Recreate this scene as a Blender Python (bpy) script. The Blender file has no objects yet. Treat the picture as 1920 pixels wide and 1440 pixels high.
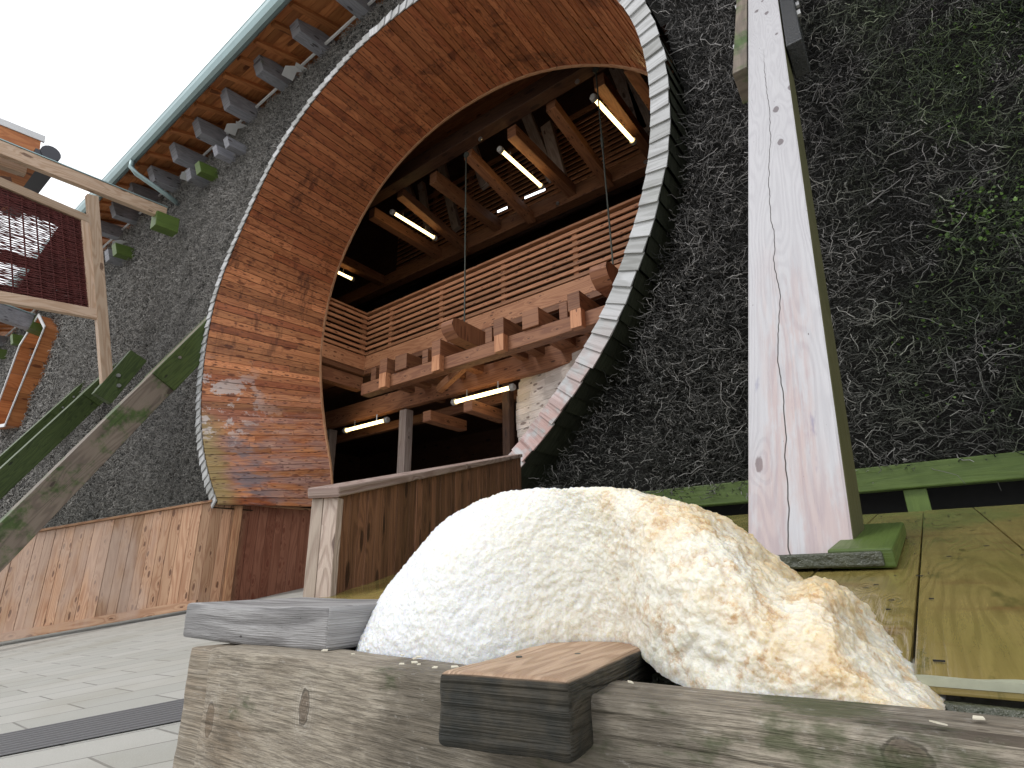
import bpy, bmesh, math, random
import numpy as np
from mathutils import Vector, Matrix, noise as mnoise

# ------------------------------------------------------------------ camera, world, light
FPX, CX, CY = 1040.0, 960.0, 720.0                       # lens in photo pixels (photo is 1920 x 1440)
def _n(v): return v / np.linalg.norm(v)
_W = _n(np.array([-509 - CX, 1105 - CY, FPX]))             # direction along the wall, to the left
_V = _n(np.array([-60.0, -(FPX * FPX + 1469 * 60) / 385., FPX]))   # straight up
_X = -_W; _Z = _V; _Y = np.cross(_Z, _X)
R = np.array([_X, _Y, _Z])                               # lens frame (right, down, forward) -> world

scene = bpy.context.scene
C = scene.collection
cam_data = bpy.data.cameras.new('camera'); cam = bpy.data.objects.new('camera', cam_data); C.objects.link(cam)
cam_data.sensor_width = 36.0; cam_data.lens = FPX / 1920 * 36
cam_data.clip_start = 0.02; cam_data.clip_end = 2000
M = Matrix.Identity(4)
for i in range(3):
    M[i][0] = R[i][0]; M[i][1] = -R[i][1]; M[i][2] = -R[i][2]
cam.matrix_world = M
scene.camera = cam
scene.render.resolution_x, scene.render.resolution_y = 1024, 768

world = bpy.data.worlds.new("World"); scene.world = world; world.use_nodes = True
wt = world.node_tree; wt.nodes.clear()
SUN_EL, SUN_AZ = math.radians(48), math.radians(208)     # azimuth from +Y, clockwise
sky = wt.nodes.new('ShaderNodeTexSky'); sky.sky_type = 'NISHITA'; sky.sun_disc = False
sky.sun_elevation = SUN_EL; sky.sun_rotation = SUN_AZ
hs = wt.nodes.new('ShaderNodeMixRGB'); hs.inputs[0].default_value = 0.965
hs.inputs[2].default_value = (8.6, 8.75, 9.0, 1)         # bright even cloud layer
bg = wt.nodes.new('ShaderNodeBackground'); bg.inputs[1].default_value = 0.1
wo = wt.nodes.new('ShaderNodeOutputWorld')
wt.links.new(sky.outputs[0], hs.inputs[1]); wt.links.new(hs.outputs[0], bg.inputs[0]); wt.links.new(bg.outputs[0], wo.inputs[0])
sd = bpy.data.lights.new('sun', 'SUN'); sd.energy = 0.75; sd.angle = math.radians(14); sd.color = (1, .965, .92)
sun = bpy.data.objects.new('sun', sd); C.objects.link(sun)
sv = Vector((math.sin(SUN_AZ) * math.cos(SUN_EL), math.cos(SUN_AZ) * math.cos(SUN_EL), math.sin(SUN_EL)))
sun.rotation_euler = sv.to_track_quat('Z', 'Y').to_euler()
scene.view_settings.view_transform = 'Standard'; scene.view_settings.look = 'None'
scene.view_settings.exposure = 0.80; scene.view_settings.gamma = 1
scene.cycles.max_bounces = 6; scene.cycles.diffuse_bounces = 4

random.seed(7); rng = np.random.default_rng(7)

# ------------------------------------------------------------------ measuring: rays meeting real planes
def ray(px, py): return R @ np.array([px - CX, py - CY, FPX])
def onY(px, py, v): d = ray(px, py); return Vector(d * v / d[1])
def onX(px, py, v): d = ray(px, py); return Vector(d * v / d[0])
def onZ(px, py, v): d = ray(px, py); return Vector(d * v / d[2])
def onP(px, py, o, n):
    d = Vector(ray(px, py)); return d * (Vector(o).dot(Vector(n)) / d.dot(Vector(n)))

# ------------------------------------------------------------------ mesh helper
class MB:
    def __init__(s): s.v = []; s.f = []; s.uv = []; s.tone = []; s.smooth = False
    def quad(s, pts, uvs=None, tone=None):
        b = len(s.v); s.v += [tuple(p) for p in pts]; s.f.append(tuple(range(b, b + len(pts))))
        if uvs is None:
            o = Vector(pts[0]); u = (Vector(pts[1]) - o); n = u.normalized() if u.length else Vector((1, 0, 0))
            w = (Vector(pts[-1]) - o); w = (w - n * w.dot(n)); w = w.normalized() if w.length else Vector((0, 0, 1))
            uvs = [((Vector(p) - o).dot(n), (Vector(p) - o).dot(w)) for p in pts]
        s.uv.append(uvs); s.tone.append(random.random() if tone is None else tone)
    def prism(s, bottom, top, tone=None, L=None):
        """closed prism between two equal rings; grain runs bottom -> top"""
        t = random.random() if tone is None else tone
        n = len(bottom); ou, ov = random.random() * 40, random.random() * 40
        bottom = [Vector(p) for p in bottom]; top = [Vector(p) for p in top]
        b = len(s.v); s.v += [tuple(p) for p in bottom] + [tuple(p) for p in top]
        acc = 0
        for i in range(n):
            j = (i + 1) % n; w = (bottom[j] - bottom[i]).length; l1 = (top[i] - bottom[i]).length; l2 = (top[j] - bottom[j]).length
            s.f.append((b + i, b + j, b + n + j, b + n + i))
            s.uv.append([(ou, ov + acc), (ou, ov + acc + w), (ou + l2, ov + acc + w), (ou + l1, ov + acc)]); s.tone.append(t); acc += w
        def cap(idx, pts):
            o = pts[0]; u = (pts[1] - o).normalized(); w = (pts[-1] - o).normalized()
            s.f.append(tuple(idx)); s.uv.append([(ou + 7 + .25 * (p - o).dot(u), ov + (p - o).dot(w)) for p in [Vector(s.v[i]) for i in idx]]); s.tone.append(t * .8)
        cap([b + i for i in range(n)][::-1], bottom); cap([b + n + i for i in range(n)], top)
    def beam(s, p0, p1, w, h, up=(0, 0, 1), tone=None, cut=0, bulge=0):
        """box along p0->p1; w across, h along up. cut slants the p1 end"""
        p0, p1, up = Vector(p0), Vector(p1), Vector(up)
        L = (p1 - p0).normalized(); sd = L.cross(up).normalized(); u = sd.cross(L).normalized()
        r0 = [p0 + sd * a * w / 2 + u * b * h / 2 for a, b in ((-1, -1), (1, -1), (1, 1), (-1, 1))]
        r1 = [p1 + sd * a * w / 2 + u * b * h / 2 + L * (cut if b > 0 else 0) for a, b in ((-1, -1), (1, -1), (1, 1), (-1, 1))]
        s.prism(r0, r1, tone)
    def box(s, x0, x1, y0, y1, z0, z1, axis='x', tone=None):
        if axis == 'x': s.beam((x0, (y0 + y1) / 2, (z0 + z1) / 2), (x1, (y0 + y1) / 2, (z0 + z1) / 2), y1 - y0, z1 - z0, (0, 0, 1), tone)
        elif axis == 'y': s.beam(((x0 + x1) / 2, y0, (z0 + z1) / 2), ((x0 + x1) / 2, y1, (z0 + z1) / 2), x1 - x0, z1 - z0, (0, 0, 1), tone)
        else: s.beam(((x0 + x1) / 2, (y0 + y1) / 2, z0), ((x0 + x1) / 2, (y0 + y1) / 2, z1), x1 - x0, y1 - y0, (0, 1, 0), tone)
    def tube(s, pts, r, n=8, tone=None):
        t = random.random() if tone is None else tone
        pts = [Vector(p) for p in pts]; rs = r if isinstance(r, (list, tuple)) else [r] * len(pts); base = len(s.v)
        for i, p in enumerate(pts):
            d = (pts[min(i + 1, len(pts) - 1)] - pts[max(i - 1, 0)]).normalized()
            a = Vector((0, 0, 1)) if abs(d.z) < .9 else Vector((1, 0, 0))
            x = d.cross(a).normalized(); y = d.cross(x)
            for k in range(n):
                q = p + (x * math.cos(2 * math.pi * k / n) + y * math.sin(2 * math.pi * k / n)) * rs[i]; s.v.append(tuple(q))
        for i in range(len(pts) - 1):
            for k in range(n):
                a, b = base + i * n + k, base + i * n + (k + 1) % n
                s.f.append((a, b, b + n, a + n)); s.uv.append([(i * .3, k * .05), (i * .3, k * .05 + .05), (i * .3 + .3, k * .05 + .05), (i * .3 + .3, k * .05)]); s.tone.append(t)
        for ring in (list(range(base, base + n))[::-1], list(range(base + (len(pts) - 1) * n, base + len(pts) * n))):
            s.f.append(tuple(ring)); s.uv.append([(0, 0)] * n); s.tone.append(t)
    def build(s, name, mat, parent=None, bevel=0, smooth=False, fixn=True):
        me = bpy.data.meshes.new(name); me.from_pydata(s.v, [], s.f)
        uvl = me.uv_layers.new(name='UVMap'); flat = [c for f in s.uv for p in f for c in p]; uvl.data.foreach_set('uv', flat)
        at = me.attributes.new('tone', 'FLOAT', 'FACE'); at.data.foreach_set('value', s.tone)
        me.materials.append(mat)
        if fixn:
            bm = bmesh.new(); bm.from_mesh(me); bmesh.ops.recalc_face_normals(bm, faces=bm.faces); bm.to_mesh(me); bm.free()
        if smooth: me.polygons.foreach_set('use_smooth', [True] * len(me.polygons))
        o = bpy.data.objects.new(name, me); C.objects.link(o)
        if bevel:
            m = o.modifiers.new('bevel', 'BEVEL'); m.width = bevel; m.segments = 2; m.limit_method = 'ANGLE'
        if parent is not None: o.parent = parent; o.matrix_parent_inverse = parent.matrix_world.inverted()
        return o

def tag(o, label=None, cat=None, group=None, kind=None):
    if label: o['label'] = label
    if cat: o['category'] = cat
    if group: o['group'] = group
    if kind: o['kind'] = kind
    return o
def empty(name, loc, label=None, cat=None, group=None):
    o = bpy.data.objects.new(name, None); C.objects.link(o); o.location = loc; o.empty_display_size = .2
    o.matrix_world = Matrix.Translation(loc)
    return tag(o, label, cat, group)
def local(parent, p): return Vector(p)

# ------------------------------------------------------------------ materials
class NT:
    def __init__(s, name):
        s.m = bpy.data.materials.new(name); s.m.use_nodes = True; s.t = s.m.node_tree; s.t.nodes.clear()
        s.out = s.t.nodes.new('ShaderNodeOutputMaterial'); s.b = s.t.nodes.new('ShaderNodeBsdfPrincipled'); s.l(s.b.outputs[0], s.out.inputs[0])
    def l(s, a, b): s.t.links.new(a, b)
    def n(s, typ, ins=None, **kw):
        x = s.t.nodes.new('ShaderNode' + typ)
        for k, v in kw.items(): setattr(x, k, v)
        for k, v in (ins or {}).items():
            if hasattr(v, 'is_linked') or isinstance(v, bpy.types.NodeSocket): s.l(v, x.inputs[k])
            else: x.inputs[k].default_value = v
        return x
    def math(s, op, a, b=0.0, c=None, clamp=False):
        ins = {0: a, 1: b}
        if c is not None: ins[2] = c
        return s.n('Math', ins, operation=op, use_clamp=clamp).outputs[0]
    def mix(s, f, a, b, mode='MIX'):
        return s.n('MixRGB', {0: f, 1: a, 2: b}, blend_type=mode).outputs[0]
    def noise(s, vec, scale, detail=3, rough=.55, dist=0):
        return s.n('TexNoise', {'Vector': vec, 'Scale': scale, 'Detail': detail, 'Roughness': rough, 'Distortion': dist}).outputs[0]
    def maprange(s, v, a, b, c=0.0, d=1.0, smooth=True):
        x = s.n('MapRange', {0: v, 1: a, 2: b, 3: c, 4: d}, interpolation_type='SMOOTHSTEP' if smooth else 'LINEAR'); return x.outputs[0]
    def vmul(s, vec, xyz): return s.n('VectorMath', {0: vec, 1: xyz}, operation='MULTIPLY').outputs[0]
    def pos(s): return s.n('NewGeometry').outputs['Position']
def rgb(*c): return (c[0], c[1], c[2], 1)

def wood(name, light, dark, grey=0.0, greyc=(.30, .30, .30), green=0.0, greenc=(.07, .11, .02), knots=.5, rough=.6, bump=.4, ring=1.0, wet=0.0,
         scale=1.0, tonev=.5, extra=None, knotsize=1.0, fibre=1.0, spec=.35, ringw=.42):
    T = NT(name)
    uv = T.n('TexCoord').outputs['UV']; tone = T.n('Attribute', attribute_name='tone').outputs['Fac']
    off = T.n('CombineXYZ', {0: T.math('MULTIPLY', tone, 37.0), 1: T.math('MULTIPLY', tone, 61.0), 2: T.math('MULTIPLY', tone, 11.0)}).outputs[0]
    uvo = T.n('VectorMath', {0: uv, 1: off}, operation='ADD').outputs[0]
    pos = T.pos()
    warp = T.noise(T.vmul(uvo, (2.5 * scale, 9 * scale, 1)), 1.0, 2)
    # knots
    kv = T.n('TexVoronoi', {'Vector': T.vmul(uvo, (3.1 * scale / knotsize, 8.5 * scale / knotsize, 1)), 'Scale': 1.0}, voronoi_dimensions='2D')
    sep = T.n('SeparateColor', {0: kv.outputs['Color']}).outputs
    ksz = T.math('MULTIPLY', T.math('GREATER_THAN', sep[0], 1 - knots), T.maprange(sep[1], 0, 1, .09, .22, False))
    kd = T.math('ADD', kv.outputs['Distance'], T.math('MULTIPLY', T.math('SUBTRACT', T.noise(T.vmul(uvo, (30, 60, 1)), 1.0, 3), .5), .16))
    kmask = T.maprange(T.math('DIVIDE', kd, T.math('ADD', ksz, .0001)), .75, 1.1, 1, 0)
    # growth rings: contours of a stretched field, pulled round the knots
    kpull = T.math('MULTIPLY', T.maprange(kd, 0, .55, 1, 0), T.math('GREATER_THAN', sep[0], 1 - knots))
    field = T.noise(T.vmul(uvo, (.55 * scale, 5.0 * scale, 1)), 1.0, 2, .5)
    field = T.math('ADD', field, T.math('MULTIPLY', kpull, .10))
    rings = T.math('SINE', T.math('MULTIPLY', field, 95.0 * ring))
    rings = T.math('POWER', T.maprange(rings, -.9, 1, 0, 1), 1.8)
    fib = T.noise(T.vmul(uvo, (6 * scale, 170 * scale * fibre, 1)), 1.0, 4, .6)
    big = T.noise(T.vmul(uvo, (1.2, 6, 1)), 1.0, 3)
    f = T.math('ADD', T.math('MULTIPLY', rings, ringw), T.math('ADD', T.math('MULTIPLY', fib, .6), T.math('MULTIPLY', T.math('SUBTRACT', big, .5), .8)), clamp=True)
    col = T.mix(f, rgb(*light), rgb(*dark))
    tv = T.maprange(tone, 0, 1, 1 - tonev * .6, 1 + tonev * .5, False)
    col = T.mix(1.0, col, T.n('CombineColor', {0: tv, 1: tv, 2: T.math('POWER', tv, 1.1)}).outputs[0], 'MULTIPLY')
    if grey > 0:
        gm = T.noise(T.vmul(pos, (1.3, 1.3, .9)), 1.0, 5, .65); gm = T.math('ADD', gm, T.math('MULTIPLY', T.math('SUBTRACT', fib, .5), .35))
        gm = T.maprange(gm, .72 - .5 * grey, .92 - .5 * grey)
        gc = T.mix(f, rgb(*greyc), rgb(*[c * .55 for c in greyc]))
        col = T.mix(T.math('MULTIPLY', gm, min(1, .5 + grey * .6)), col, gc)
    if green > 0:
        g = T.noise(pos, 2.2, 6, .7); g = T.maprange(g, .78 - .5 * green, .95 - .5 * green)
        col = T.mix(T.math('MULTIPLY', g, .9), col, T.mix(f, rgb(*greenc), rgb(*[c * .45 for c in greenc])))
    kcol = rgb(dark[0] * .35, dark[1] * .3, dark[2] * .3)
    col = T.mix(T.math('MULTIPLY', kmask, .85), col, kcol)
    rg = rough
    if extra: col, rg = extra(T, col, pos, f, uvo, rough)
    T.l(col, T.b.inputs['Base Color'])
    if isinstance(rg, float):
        rv = T.maprange(fib, .3, .8, rg * .8, min(1, rg * 1.2), False)
        T.l(rv, T.b.inputs['Roughness'])
    else: T.l(rg, T.b.inputs['Roughness'])
    T.b.inputs['Specular IOR Level'].default_value = spec
    h = T.math('SUBTRACT', T.math('MULTIPLY', T.math('SUBTRACT', 1.0, fib), .6), T.math('ADD', T.math('MULTIPLY', rings, ringw * .8), T.math('MULTIPLY', kmask, .3)))
    bn = T.n('Bump', {'Strength': bump, 'Distance': .006, 'Height': h}); T.l(bn.outputs[0], T.b.inputs['Normal'])
    return T.m

def plain(name, col, rough=.5, metal=0.0, nz=0, ns=20.0, bump=0.0, emit=None, es=0, spec=.5):
    T = NT(name); p = T.pos()
    if nz:
        f = T.noise(p, ns, 5, .65); c = T.mix(f, rgb(*[x * (1 - nz) for x in col]), rgb(*[min(1, x * (1 + nz)) for x in col])); T.l(c, T.b.inputs['Base Color'])
        if bump: T.l(T.n('Bump', {'Strength': bump, 'Distance': .01, 'Height': f}).outputs[0], T.b.inputs['Normal'])
    else: T.b.inputs['Base Color'].default_value = rgb(*col)
    T.b.inputs['Roughness'].default_value = rough; T.b.inputs['Metallic'].default_value = metal; T.b.inputs['Specular IOR Level'].default_value = spec
    if emit: T.b.inputs['Emission Color'].default_value = rgb(*emit); T.b.inputs['Emission Strength'].default_value = es
    return T.m

def lining_extra(T, col, pos, f, uvo, rough):
    s = T.n('SeparateXYZ', {0: pos}).outputs; tone = T.n('Attribute', attribute_name='tone').outputs['Fac']
    n1 = T.noise(T.vmul(pos, (1.0, .8, .8)), 1.0, 5, .65); n2 = T.noise(T.vmul(pos, (3, 1.2, 5)), 1.0, 6, .7); n4 = T.noise(T.vmul(uvo, (2.2, 20, 1)), 1.0, 4, .6)
    # some boards are redder, some darker
    tr = T.math('FRACT', T.math('MULTIPLY', tone, 7.31))
    col = T.mix(T.maprange(tr, .55, 1.0, 0, .65), col, T.mix(f, rgb(.40, .11, .045), rgb(.17, .04, .018)))
    col = T.mix(T.math('MULTIPLY', T.maprange(s[2], 4.2, 6.4), .55), col, T.mix(f, rgb(.36, .115, .045), rgb(.13, .034, .015)))
    low = T.maprange(T.math('ADD', s[2], T.math('MULTIPLY', T.math('SUBTRACT', n1, .5), 2.4)), 1.6, 3.6, 1, 0)
    lefty = T.maprange(s[0], -7.6, -8.6)
    front = T.maprange(T.math('ADD', s[1], T.math('MULTIPLY', T.math('SUBTRACT', n1, .5), 1.3)), 4.3, 5.3, 1, 0)
    m = T.math('MULTIPLY', T.math('MULTIPLY', low, T.maprange(T.math('ADD', n2, T.math('MULTIPLY', T.math('SUBTRACT', tone, .5), .35)), .34, .60)), lefty)
    col = T.mix(T.math('MULTIPLY', m, .85), col, T.mix(f, rgb(.44, .29, .235), rgb(.19, .105, .10)))
    dstr = T.math('MULTIPLY', T.math('MULTIPLY', low, lefty), T.maprange(n4, .52, .68))
    col = T.mix(T.math('MULTIPLY', dstr, .65), col, rgb(.13, .055, .06))
    # greenish edge next to the mouth, low; slate coloured blotches beside it
    gz = T.math('MULTIPLY', T.maprange(T.math('ADD', s[2], T.math('MULTIPLY', T.math('SUBTRACT', n2, .5), 1.2)), 2.3, 2.9, 1, 0), lefty)
    fy = T.maprange(T.math('ADD', s[1], T.math('MULTIPLY', T.math('SUBTRACT', n2, .5), .5)), 4.10, 4.38, 1, 0)
    col = T.mix(T.math('MULTIPLY', T.math('MULTIPLY', gz, fy), .75), col, T.mix(f, rgb(.33, .28, .11), rgb(.19, .15, .06)))
    sly = T.math('MULTIPLY', T.maprange(s[1], 4.2, 4.45), T.maprange(s[1], 5.1, 4.6))
    sl = T.math('MULTIPLY', T.math('MULTIPLY', T.maprange(n2, .44, .58), gz), sly)
    col = T.mix(T.math('MULTIPLY', sl, .7), col, rgb(.13, .125, .15))
    # salt crust patches
    sn = T.noise(T.vmul(pos, (1.6, 1.5, 2.0)), 1.3, 7, .72)
    zz = T.math('MULTIPLY', T.maprange(s[2], 1.9, 2.4), T.maprange(s[2], 3.9, 3.1))
    salt = T.math('MULTIPLY', T.math('MULTIPLY', T.maprange(sn, .53, .56), zz), T.math('MULTIPLY', front, lefty))
    col = T.mix(T.math('MULTIPLY', salt, .8), col, rgb(.55, .50, .48))
    # dark water runs higher up
    dk = T.noise(T.vmul(pos, (1.4, 2.6, .7)), 1.2, 6, .75)
    dm = T.math('MULTIPLY', T.maprange(dk, .53, .66), T.maprange(s[2], 3.0, 4.5))
    col = T.mix(T.math('MULTIPLY', dm, .72), col, T.mix(n4, rgb(.025, .010, .008), rgb(.11, .03, .016)))
    sp = T.n('TexVoronoi', {'Vector': T.vmul(uvo, (5, 14, 1)), 'Scale': 1.0}, voronoi_dimensions='2D')
    spc = T.n('SeparateColor', {0: sp.outputs['Color']}).outputs[0]
    col = T.mix(T.math('MULTIPLY', T.math('MULTIPLY', T.maprange(sp.outputs['Distance'], .08, .17, 1, 0), T.math('GREATER_THAN', spc, .35)), .8), col, rgb(.055, .018, .014))
    return col, T.maprange(n2, .3, .7, .32, .66)

def shingle_extra(T, col, pos, f, uvo, rough):
    s = T.n('SeparateXYZ', {0: pos}).outputs; n = T.noise(T.vmul(pos, (6, 6, 6)), 1.0, 3)
    m = T.math('MULTIPLY', T.maprange(s[2], 2.3, 1.0), T.maprange(s[0], -5, -4)); m = T.math('MULTIPLY', m, T.maprange(n, .38, .55))
    return T.mix(T.math('MULTIPLY', m, .75), col, T.mix(f, rgb(.52, .30, .26), rgb(.27, .12, .10))), float(rough)

def fence_extra(T, col, pos, f, uvo, rough):
    n1 = T.noise(T.vmul(pos, (.8, .8, .35)), 1.6, 5, .6); s = T.n('SeparateXYZ', {0: pos}).outputs
    pale = T.maprange(T.math('ADD', n1, T.math('MULTIPLY', T.maprange(s[0], -8.8, -11.2), .16)), .52, .70)
    col = T.mix(T.math('MULTIPLY', pale, .55), col, rgb(.47, .36, .30))
    wetm = T.math('MULTIPLY', T.maprange(s[1], 4.35, 4.6), 1.0)
    col = T.mix(T.math('MULTIPLY', wetm, .75), col, T.mix(f, rgb(.20, .05, .028), rgb(.10, .022, .014)))
    return col, float(rough)

def post_extra(T, col, pos, f, uvo, rough):
    # salt-bleached upper part, rosy bare wood and blue stain towards the foot
    s = T.n('SeparateXYZ', {0: pos}).outputs
    n = T.noise(T.vmul(pos, (9, 2, 2)), 1.0, 4, .6); n3 = T.noise(T.vmul(pos, (14, 3, 3)), 1.0, 5, .65)
    ctr = T.maprange(T.math('ABSOLUTE', T.math('ADD', T.math('ADD', s[0], .255), T.math('MULTIPLY', T.math('SUBTRACT', n, .5), .13))), .035, .085, 1, 0)
    lowz = T.maprange(T.math('ADD', s[2], T.math('MULTIPLY', T.math('SUBTRACT', n, .5), .6)), .25, 1.35, 1, 0)
    vlow = T.maprange(T.math('ADD', s[2], T.math('MULTIPLY', T.math('SUBTRACT', n3, .5), .25)), .12, .36, 1, 0)
    fb = T.noise(T.vmul(pos, (70, 3, 3)), 1.0, 5, .7); m = T.math('MULTIPLY', lowz, T.math('MAXIMUM', T.math('MULTIPLY', ctr, T.maprange(T.math('ADD', fb, T.math('MULTIPLY', T.math('SUBTRACT', n3, .5), 1.2)), .36, .62)), T.math('MULTIPLY', vlow, T.maprange(n3, .38, .55))))
    rosy = T.mix(f, rgb(.45, .31, .27), rgb(.28, .20, .215))
    col = T.mix(T.math('MULTIPLY', m, .55), col, rosy)
    blue = T.math('MULTIPLY', lowz, T.maprange(n3, .60, .70))
    col = T.mix(T.math('MULTIPLY', blue, .6), col, rgb(.17, .17, .26))
    side = T.n('NewGeometry').outputs['Normal']; sx = T.n('SeparateXYZ', {0: side}).outputs[0]
    col = T.mix(T.maprange(sx, .5, .8), col, T.mix(n3, rgb(.055, .06, .02), rgb(.13, .12, .06)))
    crack = T.math('ADD', T.math('ADD', s[0], .262), T.math('MULTIPLY', T.math('SUBTRACT', T.noise(T.vmul(pos, (0, 1.1, 1.1)), 1.0, 5, .6), .5), .10))
    cm = T.math('MULTIPLY', T.maprange(T.math('ABSOLUTE', crack), .0006, .0022, 1, 0), T.maprange(s[2], 3.2, 2.6))
    col = T.mix(cm, col, rgb(.03, .025, .02))
    return col, float(rough)

def deck_extra(T, col, pos, f, uvo, rough):
    n = T.noise(T.vmul(pos, (2.5, 1.2, 1)), 1.0, 5, .6); n2 = T.noise(T.vmul(pos, (5, 9, 1)), 1.0, 4, .6)
    col = T.mix(T.math('MULTIPLY', T.maprange(n, .38, .72), .6), col, T.mix(f, rgb(.22, .21, .045), rgb(.10, .10, .018)))
    col = T.mix(T.math('MULTIPLY', T.maprange(n2, .55, .70), .6), col, rgb(.16, .085, .03))
    n5 = T.noise(T.vmul(pos, (3, 1, 1)), 6, 6, .75); col = T.mix(T.math('MULTIPLY', T.maprange(n5, .55, .66), .55), col, rgb(.06, .065, .015))
    return col, T.maprange(n, .36, .60, .22, .05)

KN = [(onY(392, 1352, .402), .0085, .017), (onY(570, 1326, .402), .0075, .014), (onY(1700, 1420, .402), .010, .008)]
def grey_extra(T, col, pos, f, uvo, rough):
    s = T.n('SeparateXYZ', {0: pos}).outputs
    wn = T.math('ADD', T.math('MULTIPLY', T.math('SUBTRACT', T.noise(pos, 60, 5, .7), .5), 1.3), T.math('MULTIPLY', T.math('SUBTRACT', T.noise(pos, 25, 3, .6), .5), 1.0))
    for kp, ra, rb in KN:
        ex = T.math('DIVIDE', T.math('SUBTRACT', s[0], kp.x), ra); ez = T.math('DIVIDE', T.math('SUBTRACT', s[2], kp.z), rb)
        d = T.math('ADD', T.math('SQRT', T.math('ADD', T.math('MULTIPLY', ex, ex), T.math('MULTIPLY', ez, ez))), wn)
        halo = T.math('MULTIPLY', T.maprange(d, 3.6, 1.3), T.maprange(T.math('SINE', T.math('MULTIPLY', d, 11.0)), -.2, 1, .25, 1))
        col = T.mix(T.math('MULTIPLY', halo, .35), col, rgb(.52, .48, .42))
        col = T.mix(T.maprange(d, 1.15, .85), col, T.mix(T.maprange(T.math('SINE', T.math('MULTIPLY', d, 16.0)), -1, 1), rgb(.13, .10, .075), rgb(.20, .16, .12)))
        col = T.mix(T.math('MULTIPLY', T.maprange(T.math('ABSOLUTE', T.math('SUBTRACT', d, 1.08)), .16, .04), .75), col, rgb(.045, .035, .028))
    n = T.noise(T.vmul(uvo, (9, 16, 1)), 1.0, 5, .65); n2 = T.noise(T.vmul(pos, (3.2, 3, 5)), 1.0, 6, .65); n3 = T.noise(T.vmul(pos, (70, 70, 150)), 1.0, 5, .7)
    col = T.mix(T.math('MULTIPLY', T.maprange(n2, .48, .66), .6), col, T.mix(f, rgb(.24, .165, .095), rgb(.11, .075, .045)))
    fz = T.noise(T.vmul(uvo, (28, 420, 1)), 1.0, 6, .75); fy = T.noise(T.vmul(uvo, (90, 160, 1)), 1.0, 5, .8)
    col = T.mix(T.maprange(fz, .40, .58, .35, 1.0), rgb(.085, .068, .05), col); col = T.mix(T.maprange(fy, .55, .75, 0, .5), col, rgb(.42, .40, .36))
    dark = T.math('ADD', n2, T.math('MULTIPLY', T.maprange(s[0], -.75, -.25), .24))
    col = T.mix(T.math('MULTIPLY', T.maprange(dark, .58, .74), .65), col, T.mix(f, rgb(.075, .065, .05), rgb(.03, .027, .02)))
    gr = T.noise(T.vmul(pos, (5, 5, 9)), 1.3, 6, .7)
    gz = T.math('ADD', gr, T.math('MULTIPLY', T.maprange(s[0], -.35, -.1), .10))
    col = T.mix(T.math('MULTIPLY', T.maprange(gz, .60, .70), .7), col, rgb(.035, .05, .014))
    col = T.mix(T.math('MULTIPLY', T.maprange(n3, .60, .72), .55), col, rgb(.34, .32, .29))
    return col, float(rough)

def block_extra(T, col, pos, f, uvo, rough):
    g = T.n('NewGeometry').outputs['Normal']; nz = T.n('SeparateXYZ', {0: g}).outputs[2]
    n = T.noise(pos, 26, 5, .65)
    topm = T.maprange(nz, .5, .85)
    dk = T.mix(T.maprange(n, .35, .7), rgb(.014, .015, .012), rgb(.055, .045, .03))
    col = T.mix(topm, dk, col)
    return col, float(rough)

WD = {}
WD['lining'] = wood('wet_lining_boards', (.62, .27, .115), (.30, .095, .038), knots=.55, rough=.5, bump=.6, tonev=1.05, extra=lining_extra, scale=.8)
WD['shingle'] = wood('weathered_shingle', (.45, .455, .46), (.26, .26, .255), knots=0, rough=.7, bump=.7, tonev=.45, ring=.6, grey=.3, greyc=(.40, .42, .38), extra=shingle_extra)
WD['fence'] = wood('fence_boards', (.52, .33, .21), (.30, .145, .078), knots=.42, rough=.6, bump=.4, tonev=.65, extra=fence_extra, knotsize=.62, scale=.75)
WD['trim'] = wood('fence_trim', (.46, .27, .15), (.25, .11, .055), knots=.2, rough=.6)
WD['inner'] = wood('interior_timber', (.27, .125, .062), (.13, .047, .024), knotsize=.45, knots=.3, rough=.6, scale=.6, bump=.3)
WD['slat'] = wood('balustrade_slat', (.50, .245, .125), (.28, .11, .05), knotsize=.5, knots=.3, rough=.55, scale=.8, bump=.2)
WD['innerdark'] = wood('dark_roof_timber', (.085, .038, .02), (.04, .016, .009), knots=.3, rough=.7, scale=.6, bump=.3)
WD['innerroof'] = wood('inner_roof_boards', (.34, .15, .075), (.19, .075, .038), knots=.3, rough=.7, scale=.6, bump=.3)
WD['greypost'] = wood('grey_timber', (.40, .33, .29), (.22, .16, .14), knots=.3, rough=.7, scale=.7)
WD['pale'] = wood('pale_boards', (.78, .72, .68), (.58, .50, .46), knots=.9, rough=.6, scale=.8, bump=.2, tonev=.25)
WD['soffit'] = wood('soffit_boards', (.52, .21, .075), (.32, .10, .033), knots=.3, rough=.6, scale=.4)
WD['beamend'] = wood('weathered_beam_end', (.30, .30, .33), (.16, .16, .18), knots=.2, rough=.6, grey=.5, greyc=(.33, .33, .37), green=.28, greenc=(.10, .16, .03))
WD['mossbeam'] = wood('mossy_beam', (.10, .15, .032), (.045, .075, .016), ringw=.2, knots=.0, rough=.5, green=.5, greenc=(.09, .15, .03), grey=.28, greyc=(.20, .21, .17))
WD['sleeve'] = wood('dark_wet_lath', (.028, .032, .018), (.010, .012, .006), knots=0, rough=.7)
WD['darkmoss'] = wood('dark_mossy_beam', (.075, .11, .03), (.028, .045, .012), knots=.1, rough=.5, green=.4, greenc=(.06, .11, .018))
WD['tar'] = plain('tarred_timber', (.03, .032, .035), .25, nz=.5, ns=60, bump=.8)
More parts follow.
